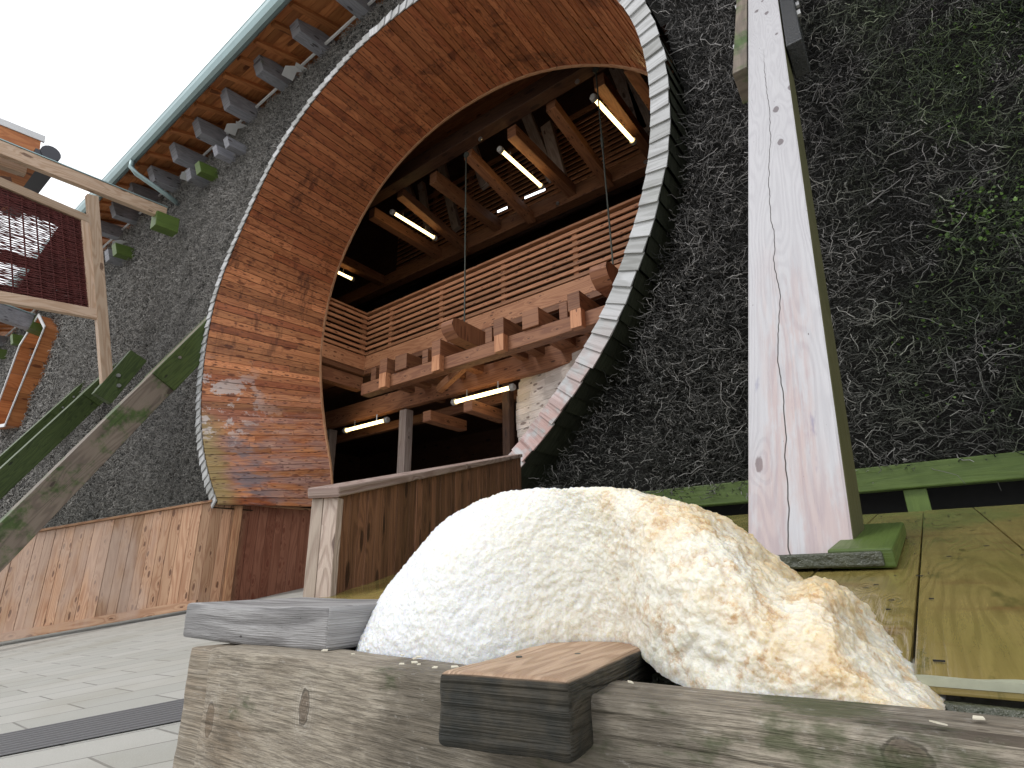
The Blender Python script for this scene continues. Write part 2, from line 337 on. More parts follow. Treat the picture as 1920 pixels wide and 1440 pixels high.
WD['strut'] = wood('weathered_strut', (.23, .19, .15), (.11, .085, .07), knots=.1, rough=.6, grey=.25, greyc=(.26, .25, .22), green=.62, greenc=(.055, .11, .02), scale=.6)
WD['post'] = wood('bleached_post', (.46, .455, .47), (.35, .34, .36), knots=.10, knotsize=.8, ringw=.28, rough=.65, bump=.55, tonev=.0, extra=post_extra, scale=1.3, ring=1.5, spec=.25)
WD['deck'] = wood('wet_deck_boards', (.31, .24, .085), (.15, .11, .032), knots=.06, knotsize=.5, rough=.2, bump=.35, tonev=.45, ringw=.25, extra=deck_extra, scale=1.6, ring=1.5, spec=.5)
WD['trough'] = wood('weathered_trough_plank', (.40, .355, .285), (.19, .155, .115), knots=.35, rough=.8, bump=1.2, tonev=.1, extra=grey_extra, scale=2.6, ring=.5, fibre=.45, knotsize=2.2, ringw=.22)
WD['cap'] = wood('silver_grey_plank', (.46, .45, .45), (.13, .125, .125), knots=.04, rough=.7, bump=.9, tonev=.1, scale=3.6, ring=.32, knotsize=1.7)
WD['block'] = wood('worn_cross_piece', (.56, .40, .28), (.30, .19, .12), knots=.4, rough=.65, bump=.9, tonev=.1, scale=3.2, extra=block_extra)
WD['parcap'] = wood('parapet_cap', (.44, .34, .30), (.22, .14, .12), knots=.4, rough=.65, bump=.6, scale=1.6, grey=.3, greyc=(.42, .39, .39))
WD['parboard'] = wood('parapet_boards', (.24, .115, .06), (.085, .035, .019), knots=.4, rough=.55, bump=.5, scale=1.7, green=.06, greenc=(.05, .045, .02), tonev=.6)
WD['parpost'] = wood('parapet_post', (.52, .43, .36), (.30, .22, .18), knots=.3, rough=.65, bump=.8, scale=1.8, grey=.3, greyc=(.40, .39, .40))
WD['frame'] = wood('screen_frame', (.58, .44, .33), (.38, .24, .15), knots=.2, rough=.6, scale=.6, grey=.25, greyc=(.55, .50, .47))
WD['wicker'] = plain('wicker_red', (.105, .022, .020), .7, nz=.5, ns=3)
WD['metal'] = plain('zinc_gutter', (.30, .40, .41), .42, .4, nz=.15, ns=3)
WD['white'] = plain('white_trim', (.62, .62, .63), .5, nz=.1, ns=8)
WD['steel'] = plain('bolt_steel', (.5, .5, .5), .35, .9)
WD['rod'] = plain('dark_rod', (.07, .08, .07), .5, .5)
WD['darkbox'] = plain('dark_sheet', (.045, .045, .055), .4, .3)
WD['tube'] = plain('lit_tube', (1, .9, .6), .4, emit=(1.0, .72, .30), es=3.2)
WD['lampcap'] = plain('lamp_cap', (.35, .34, .32), .4, nz=.2)
WD['black'] = plain('dark_void', (.012, .012, .012), .9, nz=.4)
WD['wetstone'] = plain('slimy_timber', (.045, .05, .03), .18, nz=.8, ns=45, bump=.9)

# twigs
T = NT('twigs'); tone = T.n('Attribute', attribute_name='tone').outputs['Fac']; s_ = T.n('SeparateXYZ', {0: T.pos()}).outputs
c_ = T.mix(tone, T.mix(T.maprange(s_[0], -7, -3), rgb(.030, .028, .026), rgb(.012, .011, .011)), T.mix(T.maprange(s_[0], -7, -3), rgb(.42, .40, .375), rgb(.46, .44, .43)))
gm_ = T.math('MULTIPLY', T.maprange(s_[0], -.5, .7), T.maprange(T.noise(T.pos(), 1.8, 5, .65), .40, .56))
c_ = T.mix(T.math('MULTIPLY', gm_, .85), c_, T.mix(tone, rgb(.016, .03, .010), rgb(.13, .20, .055)))
low_ = T.math('MULTIPLY', T.maprange(s_[2], 3.5, .3), .38)
c_ = T.mix(low_, c_, T.mix(tone, rgb(.025, .032, .02), rgb(.09, .10, .065)))
T.l(c_, T.b.inputs['Base Color']); T.b.inputs['Roughness'].default_value = .55; WD['twig'] = T.m
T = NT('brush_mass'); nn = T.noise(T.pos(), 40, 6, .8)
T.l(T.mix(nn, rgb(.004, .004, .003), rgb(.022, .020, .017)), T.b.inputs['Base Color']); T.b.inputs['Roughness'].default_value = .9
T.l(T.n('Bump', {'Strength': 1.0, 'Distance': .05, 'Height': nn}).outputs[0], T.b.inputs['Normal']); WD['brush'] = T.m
T = NT('leaf'); tone = T.n('Attribute', attribute_name='tone').outputs['Fac']
T.l(T.mix(tone, rgb(.03, .07, .012), rgb(.12, .22, .035)), T.b.inputs['Base Color']); T.b.inputs['Roughness'].default_value = .4; WD['leaf'] = T.m

# ------------------------------------------------------------------ ground
def gz(x, y):
    z = -.42 + .067 * (x + 8.5) + .162 * (y - 4)
    return max(-2.2, min(.05, z))
def ground_pt(px, py): return onP(px, py, (-8.5, 4, -.42), (-.067, -.162, 1))
a_, b_ = ground_pt(0, 1396), ground_pt(338, 1330); gdir = math.atan2(b_.y - a_.y, b_.x - a_.x)
T = NT('pavers'); p = T.pos()
ca_, cb_ = ground_pt(80, 1312), ground_pt(160, 1335); cv = (cb_ - ca_); cv = Vector((cv.x, cv.y, 0)).normalized(); gv = Vector((math.cos(gdir), math.sin(gdir), 0)); den = gv.x * cv.y - gv.y * cv.x
uu_ = T.n('VectorMath', {0: p, 1: (cv.y / den, -cv.x / den, 0)}, operation='DOT_PRODUCT').outputs['Value']; vv_ = T.n('VectorMath', {0: p, 1: (-gv.y / den, gv.x / den, 0)}, operation='DOT_PRODUCT').outputs['Value']
mp = T.n('CombineXYZ', {0: uu_, 1: vv_}).outputs[0]
br = T.n('TexBrick', {'Vector': T.vmul(mp, (1, 1, 0)), 'Color1': rgb(.38, .38, .355), 'Color2': rgb(.44, .435, .41), 'Mortar': rgb(.22, .215, .20), 'Scale': 1.0, 'Mortar Size': .007,
       'Mortar Smooth': .3, 'Brick Width': .6, 'Row Height': .3})
sp_ = T.noise(p, 220, 3, .8); pt_ = T.noise(p, 1.4, 5, .6)
c_ = T.mix(.32, br.outputs[0], T.mix(sp_, rgb(.12, .12, .11), rgb(.75, .74, .7)), 'OVERLAY'); c_ = T.mix(T.math('MULTIPLY', T.maprange(pt_, .45, .75), .35), c_, rgb(.27, .25, .19))
T.l(c_, T.b.inputs['Base Color']); T.b.inputs['Roughness'].default_value = .75
T.l(T.n('Bump', {'Strength': .4, 'Distance': .01, 'Height': T.math('SUBTRACT', sp_, T.math('MULTIPLY', br.outputs['Fac'], 2.0))}).outputs[0], T.b.inputs['Normal']); WD['pavers'] = T.m
mb = MB(); xs = [-900, -200, -60, -35, -30, -26, -22, -18, -14, -12, -10, -8.5, -7, -6, -5, -4, -3, -2, -1.5, -1, 0, 1, 2, 4, 8, 16, 60, 200, 900]; ys = [-900, -200, -60, -30, -15, -10, -8, -6, -4, -2, 0, .5, 1, 2, 3, 4, 5, 6.7, 8, 12, 20, 60, 200, 900]
for i in range(len(xs) - 1):
    for j in range(len(ys) - 1):
        mb.quad([(x, y, gz(x, y)) for x, y in ((xs[i], ys[j]), (xs[i + 1], ys[j]), (xs[i + 1], ys[j + 1]), (xs[i], ys[j + 1]))])
tag(mb.build('pavement', WD['pavers'], fixn=False), kind='structure')
mb = MB(); gd = Vector((math.cos(gdir), math.sin(gdir), 0)); gn = Vector((-gd.y, gd.x, 0)); gc = ground_pt(0, 1398)
q0 = ground_pt(0, 1378); q1 = ground_pt(0, 1419); wst = abs((q0 - q1).dot(gn))
for k in range(-6, 16):
    a = gc + gd * k * .5; b = gc + gd * (k + 1) * .5
    mb.quad([(q.x, q.y, gz(q.x, q.y) + .005) for q in (a - gn * wst / 2, b - gn * wst / 2, b + gn * wst / 2, a + gn * wst / 2)])
T = NT('dark_strip'); p = T.pos(); mp = T.n('Mapping', {'Vector': p, 'Rotation': (0, 0, -gdir)}, vector_type='POINT').outputs[0]
ch = T.n('SeparateXYZ', {0: mp}).outputs; rib = T.math('SINE', T.math('MULTIPLY', ch[1], 160.0)); sn_ = T.noise(p, 160, 4, .8)
T.l(T.mix(T.math('ADD', T.math('MULTIPLY', rib, .2), sn_), rgb(.04, .04, .044), rgb(.17, .17, .175)), T.b.inputs['Base Color']); T.b.inputs['Roughness'].default_value = .8
T.l(T.n('Bump', {'Strength': .6, 'Distance': .01, 'Height': rib}).outputs[0], T.b.inputs['Normal'])
tag(mb.build('paving_strip', T.m, fixn=False), kind='structure')

# ------------------------------------------------------------------ tower: opening outline
CO = Vector((-5.5, 0, 3.8))
def polar(pts, Y):
    out = []
    for px, py in pts:
        q = onY(px, py, Y); out.append((math.atan2(q.z - CO.z, q.x - CO.x), math.hypot(q.z - CO.z, q.x - CO.x)))
    return sorted(out)
def rfun(samples):
    A = np.array([a for a, r in samples]); Rr = np.array([r for a, r in samples])
    A3 = np.concatenate([A - 2 * math.pi, A, A + 2 * math.pi]); R3 = np.concatenate([Rr] * 3)
    g = np.linspace(-math.pi, math.pi, 721); v = np.interp(g, A3, R3)
    k = np.exp(-np.linspace(-2, 2, 61) ** 2); k /= k.sum(); v = np.convolve(np.concatenate([v[-31:-1], v, v[1:31]]), k, 'valid')
    return lambda a: float(np.interp((a + math.pi) % (2 * math.pi) - math.pi, g, v))
YF = 4.0; DEP = 1.88
outer_px = [(461, 404), (436, 457), (403, 541), (384, 629), (373, 706), (369, 782), (375, 858), (392, 927), (759, 3), (722, 34), (662, 94), (606, 156), (559, 219), (519, 281), (487, 344),
            (1210, 0), (1226, 31), (1236, 71), (1245, 100), (1250, 125), (1255, 158), (1254, 198), (1254, 225), (1249, 322), (1235, 385), (1211, 447), (1190, 516), (1169, 586), (1115, 681), (1096, 710), (1074, 738), (1055, 767), (1037, 796), (1018, 821), (996, 849), (976, 870)]
inner_px = [(469, 411), (416, 530), (393, 625), (383, 725), (381, 782), (386, 858), (407, 935), (768, 12), (735, 40), (676, 98), (620, 158), (571, 221), (530, 283), (497, 347),
            (1179, 0), (1196, 31), (1209, 71), (1221, 115), (1226, 158), (1229, 187), (1227, 235), (1223, 292), (1214, 353), (1202, 405), (1183, 468), (1159, 537), (1136, 593), (1087, 680), (1077, 697), (1059, 722), (1040, 753), (1023, 780), (1003, 806), (984, 832), (966, 849)]
deep_px = [(625, 890), (608, 800), (601, 730), (600, 660), (608, 600), (620, 540), (637, 490), (660, 440), (710, 350), (800, 250), (900, 180), (1000, 135), (1100, 120), (1225, 135)]
rO = rfun(polar(outer_px, YF)); rI0 = rfun(polar(inner_px, YF)); rI = lambda a: (lambda w: min(rI0(a), rO(a) - .17) * w + (rO(a) - .125) * (1 - w))(min(1, max(0, (math.cos(a) + .1) / .4)))
dp = polar(deep_px, YF + DEP)
amin = [a for a, r in dp]
dp += [(a, rI(a) + .12) for a in np.linspace(-2.3, -.2, 8)]
rD = rfun(sorted(dp))
def ringp(a, r, y): return Vector((CO.x + math.cos(a) * r, y, CO.z + math.sin(a) * r))

tower = empty('graduation_tower', (-5.5, 6, 0), 'tall brushwood graduation tower with a big round timber lined opening and tiled shingle rim', 'building')

# lining: boards run into the depth, each course made of butted lengths
def cut(a):
    q = ringp(a, rI(a), YF); return q.z < (1.10 if q.x < CO.x else .90)
mb = MB(); N = 190
back = MB()
for i in range(N):
    a0, a1 = 2 * math.pi * i / N, 2 * math.pi * (i + 1) / N
    if cut((a0 + a1) / 2): continue
    g = .0013
    cuts = [0, 1.0]; nj = random.choice([0, 1, 1, 2])
    cuts = sorted([0.0, 1.0] + [random.uniform(.15, .85) for _ in range(nj)])
    toneb = random.random(); lift = random.uniform(0, .012)
    for k in range(len(cuts) - 1):
        t0, t1 = cuts[k] + (.0015 if k else 0), cuts[k + 1]; tn = toneb * .5 + random.random() * .5; dl = lift + random.uniform(0, .010)
        def pt(a, t, d):
            r = rI(a) * (1 - t) + rD(a) * t; return ringp(a, r - d + .01, YF + .012 + DEP * t)
        am = (a0 + a1) / 2
        pts0 = [pt(a0 + g, t0, dl + .004), pt(a1 - g, t0, dl)]; pts1 = [pt(a0 + g, t1, dl + .004), pt(a1 - g, t1, dl)]
        o0 = [pt(a1 - g, t0, -.02), pt(a0 + g, t0, -.02)]; o1 = [pt(a1 - g, t1, -.02), pt(a0 + g, t1, -.02)]
        mb.prism(pts0 + o0, pts1 + o1, tone=tn)
    back.quad([ringp(a0, rI(a0) + .035, YF + .02), ringp(a1, rI(a1) + .035, YF + .02), ringp(a1, rD(a1) + .035, YF + DEP), ringp(a0, rD(a0) + .035, YF + DEP)])
lin = mb.build('opening_lining', WD['lining'], tower); tag(lin, 'reddish wet boards lining the round opening')
back.build('lining_backing', WD['black'], lin, fixn=False)
# trim at the deep edge
mb = MB()
for i in range(N):
    a0, a1 = 2 * math.pi * i / N, 2 * math.pi * (i + 1) / N
    if cut((a0 + a1) / 2): continue
    f = lambda a, dr, y: ringp(a, rD(a) + dr, y)
    mb.prism([f(a0, -.035, YF + DEP), f(a0, .05, YF + DEP), f(a0, .05, YF + DEP + .03), f(a0, -.035, YF + DEP + .03)], [f(a1, -.035, YF + DEP), f(a1, .05, YF + DEP), f(a1, .05, YF + DEP + .03), f(a1, -.035, YF + DEP + .03)], tone=.5)
mb.build('inner_edge_trim', WD['trim'], tower)
# shingle rim
mb = MB(); NS = 168
for i in range(NS):
    a0, a1 = 2 * math.pi * i / NS, 2 * math.pi * (i + 1) / NS
    if cut((a0 + a1) / 2): continue
    # on the right the free (lower, thick) edge points down; on the left too
    down = math.cos((a0 + a1) / 2) < 0
    am = (a0 + a1) / 2; j = random.uniform(-.012, .012); ov = .0035
    lo, hi = (a1, a0) if down else (a0, a1)
    ri0, ro0 = rI(lo) - .006, rO(lo) + random.uniform(0, .012); ri1, ro1 = rI(hi) - .006, rO(hi)
    th = random.uniform(.012, .020); skew = random.uniform(-.003, .003)
    sgn = -1 if lo == a0 else 1
    A = ringp(lo + sgn * ov + skew, ri0, YF - th - .012); B = ringp(lo + sgn * ov, ro0 + j, YF - th - .012); Cc = ringp(hi, ro1 + j, YF - .006); Dd = ringp(hi, ri1, YF - .006)
    bk = [Vector((q.x, YF + .004 - (.012 if k < 2 else 0), q.z)) for k, q in enumerate((A, B, Cc, Dd))]
    mb.prism([A, Dd, bk[3], bk[0]], [B, Cc, bk[2], bk[1]])
rim = mb.build('shingle_rim', WD['shingle'], tower); tag(rim, 'band of pale weathered shingles round the opening')
# outer sleeve: laths wrapping the barrel that stands proud of the brush
mb = MB(); YB = 4.32
for i in range(NS):
    a0, a1 = 2 * math.pi * i / NS, 2 * math.pi * (i + 1) / NS
    if cut((a0 + a1) / 2): continue
    d0 = random.uniform(0, .012)
    mb.quad([ringp(a0, rO(a0) + .012 + d0, YF), ringp(a1, rO(a1) - .004 + d0, YF), ringp(a1, rO(a1) - .004 + d0, YB + .3), ringp(a0, rO(a0) + .012 + d0, YB + .3)])
    mb.quad([ringp(a0, rI(a0), YF + .006), ringp(a1, rI(a1), YF + .006), ringp(a1, rO(a1), YF + .006), ringp(a0, rO(a0), YF + .006)])
mb.build('outer_sleeve', WD['sleeve'], tower, fixn=False)

# brush wall: lumpy mass with a round hole, then real twigs over it
ZT = 9.62; ZB = .62
XL, XR = -46.0, 9.0
def inhole(x, z, m=0.0):
    a = math.atan2(z - CO.z, x - CO.x); return math.hypot(x - CO.x, z - CO.z) < rO(a) + m
apex = [onY(*q, YB) for q in [(95, 600), (107, 622), (36, 798), (6, 803), (60, 655)]]
hx0 = min(q.x for q in apex); hx1 = max(q.x for q in apex)
KITE = [Vector((q.x, 0, q.z)) for q in apex]
def inkite(x, z):
    s = None
    for i in range(len(KITE)):
        a, b = KITE[i], KITE[(i + 1) % len(KITE)]; c = (b.x - a.x) * (z - a.z) - (b.z - a.z) * (x - a.x)
        if s is None: s = c > 0
        elif (c > 0) != s: return False
    return True
mb = MB()
def lump(x, z): return YB + .10 + .05 * mnoise.noise(Vector((x * 1.3, z * 1.3, 3))) + .03 * mnoise.noise(Vector((x * 5, z * 5, 9)))
step = .2
def wallgrid(x0, x1, st):
    nx = int((x1 - x0) / st); z0 = -1.6
    nz = int((ZT - z0) / st) + 1
    for i in range(nx):
        for j in range(nz):
            xa, xb = x0 + i * st, x0 + (i + 1) * st; za, zb = z0 + j * st, min(ZT, z0 + (j + 1) * st)
            if zb <= za: continue
            cxm, czm = (xa + xb) / 2, (za + zb) / 2
            if min(math.hypot(xx - CO.x, zz - CO.z) - rO(math.atan2(zz - CO.z, xx - CO.x)) for xx in (xa, xb) for zz in (za, zb)) < -.12 or (xa > -3.3 and za < ZB - .1 and za < 3) or inkite(cxm, czm): continue
            if -8.72 < cxm < -2.9 and czm < 2.4: continue
            mb.quad([(xa, lump(xa, za), za), (xb, lump(xb, za), za), (xb, lump(xb, zb), zb), (xa, lump(xa, zb), zb)])
wallgrid(XL, -11, .4); wallgrid(-11, XR, .2)
bw = mb.build('brush_wall', WD['brush'], tower, fixn=False); tag(bw, 'wall of packed dark blackthorn brushwood')

def twigs(name, x0, x1, z0, z1, n, lmin, lmax, r0, outw, curl, parent, excl=.02, tpow=1.7, deep=0, stub=0):
    xs = rng.uniform(x0, x1, n); zs = rng.uniform(z0, z1, n)
    aa = np.arctan2(zs - CO.z, xs - CO.x); rr = np.hypot(xs - CO.x, zs - CO.z); ro = np.array([rO(a) for a in aa]) + excl
    keep = rr > ro
    keep &= ~((xs > -8.7) & (xs < -2.9) & (zs < 2.4))
    if x0 < -12: keep &= np.array([not inkite(a, b) for a, b in zip(xs, zs)])
    xs, zs = xs[keep], zs[keep]; n = len(xs)
    lum = np.array([lump(a, b) for a, b in zip(xs, zs)])
    base = np.stack([xs, lum + deep * rng.uniform(-1, .2, n) - rng.uniform(0, .02, n) - rng.uniform(0, 1, n) ** 2 * outw * .7, zs], 1)
    L = lmin + (lmax - lmin) * rng.random(n) ** 1.6
    th = rng.normal(0, .75, n) + np.where(rng.random(n) < .3, math.pi / 2, 0) + np.where(rng.random(n) < .5, 0, math.pi)
    oy = -rng.uniform(.05, 1, n) ** 1.5 * outw / np.maximum(L, .01); oy = np.where(rng.random(n) < stub, -rng.uniform(.8, 3.5, n), oy); L = np.where(oy < -.8, np.minimum(L, .10), L)
    d = np.stack([np.cos(th), np.clip(oy, -3.5, .3), np.sin(th) * .9 + .1], 1); d /= np.linalg.norm(d, axis=1)[:, None]
    side = np.cross(d, np.array([0, 1, .01])); side /= np.linalg.norm(side, axis=1)[:, None] + 1e-9
    up = np.cross(side, d)
    K = 5; c1 = rng.normal(0, curl, (n, 2)); rad = rng.uniform(.6, 1.35, n) * r0
    V = np.zeros((n, K, 3, 3))
    for k in range(K):
        t = k / (K - 1); bend = (t - t * t) * 4 * .25 + (.25 * t * t)
        wob = rng.normal(0, curl * .30, (n, 2)) if k in (1, 2, 3) else np.zeros((n, 2))
        p = base + d * (L * t)[:, None] + side * ((c1[:, 0] * bend + wob[:, 0]) * L)[:, None] + up * ((c1[:, 1] * bend + wob[:, 1]) * L)[:, None]
        for m in range(3):
            an = 2 * math.pi * m / 3; rk = rad * (1.0 - .45 * t)
            V[:, k, m] = p + side * (rk * math.cos(an))[:, None] + up * (rk * math.sin(an))[:, None]
    verts = V.reshape(-1, 3); idx = np.arange(n)[:, None] * (K * 3)
    fs = []
    for k in range(K - 1):
        for m in range(3):
            a, b = k * 3 + m, k * 3 + (m + 1) % 3; fs.append(np.concatenate([idx + a, idx + b, idx + b + 3, idx + a + 3], 1))
    quads = np.stack(fs, 1).reshape(-1, 4)
    tris = np.concatenate([idx + 12, idx + 13, idx + 14], 1)
    nq, nt = len(quads), len(tris)
    me = bpy.data.meshes.new(name); me.vertices.add(len(verts)); me.vertices.foreach_set('co', verts.ravel())
    me.loops.add(nq * 4 + nt * 3); me.loops.foreach_set('vertex_index', np.concatenate([quads.ravel(), tris.ravel()]).astype(np.int32))
    me.polygons.add(nq + nt); me.polygons.foreach_set('loop_start', np.concatenate([np.arange(nq) * 4, nq * 4 + np.arange(nt) * 3]).astype(np.int32))
    me.polygons.foreach_set('loop_total', np.concatenate([np.full(nq, 4), np.full(nt, 3)]).astype(np.int32))
    tn = rng.random(n) ** tpow; at = me.attributes.new('tone', 'FLOAT', 'FACE')
    at.data.foreach_set('value', np.concatenate([np.repeat(tn, 12), np.clip(tn + .35, 0, 1)]).astype(np.float32))
    me.update(calc_edges=True); me.materials.append(WD['twig'])
    o = bpy.data.objects.new(name, me); C.objects.link(o); o.parent = parent; o.matrix_parent_inverse = parent.matrix_world.inverted()
    tag(o, kind='stuff'); return o
twigs('twigs', -1.75, 2.6, ZB - .05, 6.2, 46000, .04, .26, .0034, .10, .24, tower, excl=.10, tpow=3.6, deep=.24, stub=.45)
twigs('twigs', -3.3, -1.0, .5, 3.6, 17000, .03, .13, .0034, .10, .24, tower, excl=.10, tpow=3.6, deep=.24, stub=.6)
twigs('twigs', -13.5, -9.4, -1.2, ZT, 95000, .05, .13, .0048, .09, .3, tower, tpow=1.0)
twigs('twigs', -11.5, -1.5, 7.2, ZT, 36000, .05, .14, .005, .09, .3, tower, tpow=1.0)
twigs('twigs', -20, -13.5, -1.4, ZT, 75000, .06, .17, .007, .11, .3, tower, tpow=1.0)
twigs('twigs', -33, -20, -1.4, ZT, 40000, .1, .24, .012, .12, .3, tower, tpow=1.0)

# leaves growing out of the brush at the right
def leaves(n, cx_, cz_, rx, rz, label, size=.019):
    mb = MB()
    for i in range(n):
        a = random.random() * 6.28; r = random.random() ** .7
        x, z = cx_ + rx * r * math.cos(a), cz_ + rz * r * math.sin(a); y = YB - random.uniform(0, .10)
        s = size * random.uniform(.6, 1.3); rot = Matrix.Rotation(random.random() * 6.28, 3, 'Y') @ Matrix.Rotation(random.gauss(0, .6), 3, 'X') @ Matrix.Rotation(random.gauss(0, .6), 3, 'Z')
        pts = [(-.5, 0, -.1), (-.3, -.06, .35), (0, -.02, .8), (.3, -.06, .35), (.5, 0, -.1), (.15, .03, -.45), (-.15, .03, -.45)]
        mb.quad([Vector((x, y, z)) + rot @ (Vector(q) * s) for q in pts], uvs=[(0, 0)] * 7)
    o = mb.build('leaf_patch', WD['leaf'], fixn=False); tag(o, label, 'plant', 'leaf patches on the brush wall', 'stuff')
q = onY(1850, 400, YB - .05); leaves(260, q.x, q.z, .32, .30, 'largest patch of bright green leaves on the dark brushwood near the right edge')
q = onY(1890, 90, YB - .05); leaves(170, q.x - .1, q.z, .5, .7, 'thin scatter of green leaves high on the brushwood in the top right corner', .017)
q = onY(1860, 640, YB - .05); leaves(120, q.x - .1, q.z, .5, .55, 'sparse small leaves low on the brushwood above the green rail', .018)

# bottom rail and its short feet, black boxes behind stand in for the dark void
mb = MB(); r0 = onY(1920, 845, YB - .12); r1 = onY(1920, 897, YB - .12)
mb.box(-3.25, 3.2, YB - .12, YB - .02, r1.z, r0.z); mb.build('bottom_rail', WD['mossbeam'], tower, bevel=.008)
for px in (1718, 1300):
    mb = MB(); q = onY(px, 930, YB - .05); mb.box(q.x - .06, q.x + .06, YB - .08, YB, -.05, r1.z - .002, 'z'); mb.build('rail_foot', WD['mossbeam'], tower, bevel=.005)
mb = MB(); mb.box(2.6, 3.4, YB - .1, YB + .5, -.05, ZT, 'z')
mb.box(-3.3, 8.9, YB + .35, YB + .45, -1, ZB + .3); mb.build('void_backdrop', WD['black'], tower)

# apex opening further along
mb = MB(); cen = sum(KITE, Vector()) / 5
for i in range(5):
    a, b = KITE[i], KITE[(i + 1) % 5]
    for k in range(6):
        t0, t1 = k / 6, (k + 1) / 6 - .004; A = a.lerp(b, t0); B = a.lerp(b, t1)
        out = lambda p, d: Vector((p.x, 0, p.z)) + (p - cen).normalized() * d
        y0, y1 = YB - .32, YB + 1.3
        A0, B0, A1, B1 = A.copy(), B.copy(), out(A, .05), out(B, .05)
        mb.prism([(p.x, y0, p.z) for p in (A0, B0, B1, A1)], [(p.x, y1, p.z) for p in (A0, B0, B1, A1)])
sidew = mb.build('window_lining', WD['soffit'], tower)
mb = MB()
for i in range(5):
    a, b = KITE[i], KITE[(i + 1) % 5]; f = lambda p, d: (p - cen).normalized() * d + p
    mb.prism([(p.x, p.y + YB - .36, p.z) for p in (f(a, .0), f(a, .11))] + [(p.x, p.y + YB - .33, p.z) for p in (f(a, .11), f(a, .0))],
             [(p.x, p.y + YB - .36, p.z) for p in (f(b, .0), f(b, .11))] + [(p.x, p.y + YB - .33, p.z) for p in (f(b, .11), f(b, .0))])
mb.build('window_surround', WD['white'], tower)
mb = MB(); mb.quad([(hx0 - .3, YB + 1.3, 2), (hx1 + .3, YB + 1.3, 2), (hx1 + .3, YB + 1.3, 6), (hx0 - .3, YB + 1.3, 6)]); mb.build('window_back', WD['innerdark'], tower)

# ------------------------------------------------------------------ roof, gutter, beam ends
ZG = 9.62; YG = ZG / 2.868
g_a = onY(205, 352, YG)
RS = .36
def roofz(y): return ZG + .06 + (y - YG) * RS
mb = MB(); YR = 9.6
nb = 34
nb = 34; inb = MB(); sof = mb
for i in range(nb):                                                # soffit boards along the wall
    mb = sof if YG + (YR - YG) * i / nb < 4.5 else inb
    y0, y1 = YG + .03 + (YR - YG) * i / nb, YG + .03 + (YR - YG) * (i + 1) / nb - .006
    x = XL
    while x < 10:
        x2 = min(10, x + random.uniform(3, 5)); mb.prism([(x, y0, roofz(y0)), (x, y1, roofz(y1)), (x, y1, roofz(y1) + .02), (x, y0, roofz(y0) + .02)], [(x2 - .004, y0, roofz(y0)), (x2 - .004, y1, roofz(y1)), (x2 - .004, y1, roofz(y1) + .02), (x2 - .004, y0, roofz(y0) + .02)]); x = x2
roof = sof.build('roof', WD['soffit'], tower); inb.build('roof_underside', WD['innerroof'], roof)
mb = MB(); y0, y1 = YG + .0, YR + .1
mb.prism([(XL, y0, roofz(y0) + .03), (XL, y1, roofz(y1) + .03), (XL, y1, roofz(y1) + .12), (XL, y0, roofz(y0) + .12)], [(10, y0, roofz(y0) + .03), (10, y1, roofz(y1) + .03), (10, y1, roofz(y1) + .12), (10, y0, roofz(y0) + .12)])
# rear slope
mb.prism([(XL, YR, roofz(YR) + .03), (XL, 15, 9.6), (XL, 15, 9.7), (XL, YR, roofz(YR) + .13)], [(10, YR, roofz(YR) + .03), (10, 15, 9.6), (10, 15, 9.7), (10, YR, roofz(YR) + .13)])
mb.build('roof_sheet', WD['darkbox'], roof)
x = XL + .3
while x < 9:
    if x > -30:
        mb = MB(); y1 = 4.6
        mb.beam((x, YG + .1, roofz(YG + .1) - .035), (x, y1, roofz(y1) - .035), .12, .07, (0, 0, 1)); mb.build('rafter', WD['soffit'], roof)
    x += .6
mb = MB(); yy = YG - .07; prof = [(a * 1.45, b * 1.45) for a, b in [(-.085, .075), (-.08, .0), (-.045, -.065), (0, -.085), (.045, -.065), (.08, 0), (.085, .075), (.07, .075), (.03, -.04), (-.03, -.04), (-.072, .075)]]
def gutter(x0, x1):
    mb.prism([(x0, yy + a, ZG + b) for a, b in prof], [(x1, yy + a, ZG + b) for a, b in prof])
gutter(g_a.x + .01, 10); gutter(XL, g_a.x - .01)
mb.tube([(x_, yy - .12, ZG + .115) for x_ in (XL, 10)], .012)
gu = mb.build('gutter', WD['metal'], tower, smooth=False)
mb = MB(); dx = onY(243, 325, YG - .07).x
mb.tube([(dx, yy, ZG - .05), (dx, yy, ZG - .28), (dx + .05, yy + .12, ZG - .42), (dx + .1, YB - .25, ZG - .62), (dx + .1, YB + .1, ZG - .75)], .06, 10); mb.build('downpipe', WD['metal'], gu, smooth=True)

YE = YB - .02
def beam_end(px, py, wdt, hgt, ln, mat, slope=.10, label=None, cut=.10, bolt=False):
    q = onY(px, py, YE); mb = MB()
    mb.beam((q.x, YE + .35, q.z + .35 * slope), (q.x, YE - ln, q.z - ln * slope), wdt, hgt, (0, 0, 1), cut=cut)
    o = mb.build('beam_end', WD[mat], tower, bevel=.006)
    if label: o['label'] = label
    return o
for i, (px, py) in enumerate([(775, -75), (679, 12), (600, 82), (531, 150), (470, 212), (416, 262), (372, 306), (329, 346), (290, 374), (254, 408), (222, 438), (40, 580), (20, 592), (8, 640)]):
    beam_end(px, py, .26 if i < 11 else .3, .36, .50, 'beamend', cut=.12)
for px, py, m, sz in [(455, 282, 'beamend', .17), (434, 297, 'beamend', .17), (401, 328, 'mossbeam', .21), (383, 340, 'beamend', .21), (242, 476, 'mossbeam', .26), (228, 487, 'beamend', .26), (45, 640, 'mossbeam', .3), (8, 665, 'mossbeam', .3)]:
    beam_end(px, py, sz, sz * 1.15, .32, m, cut=.06)
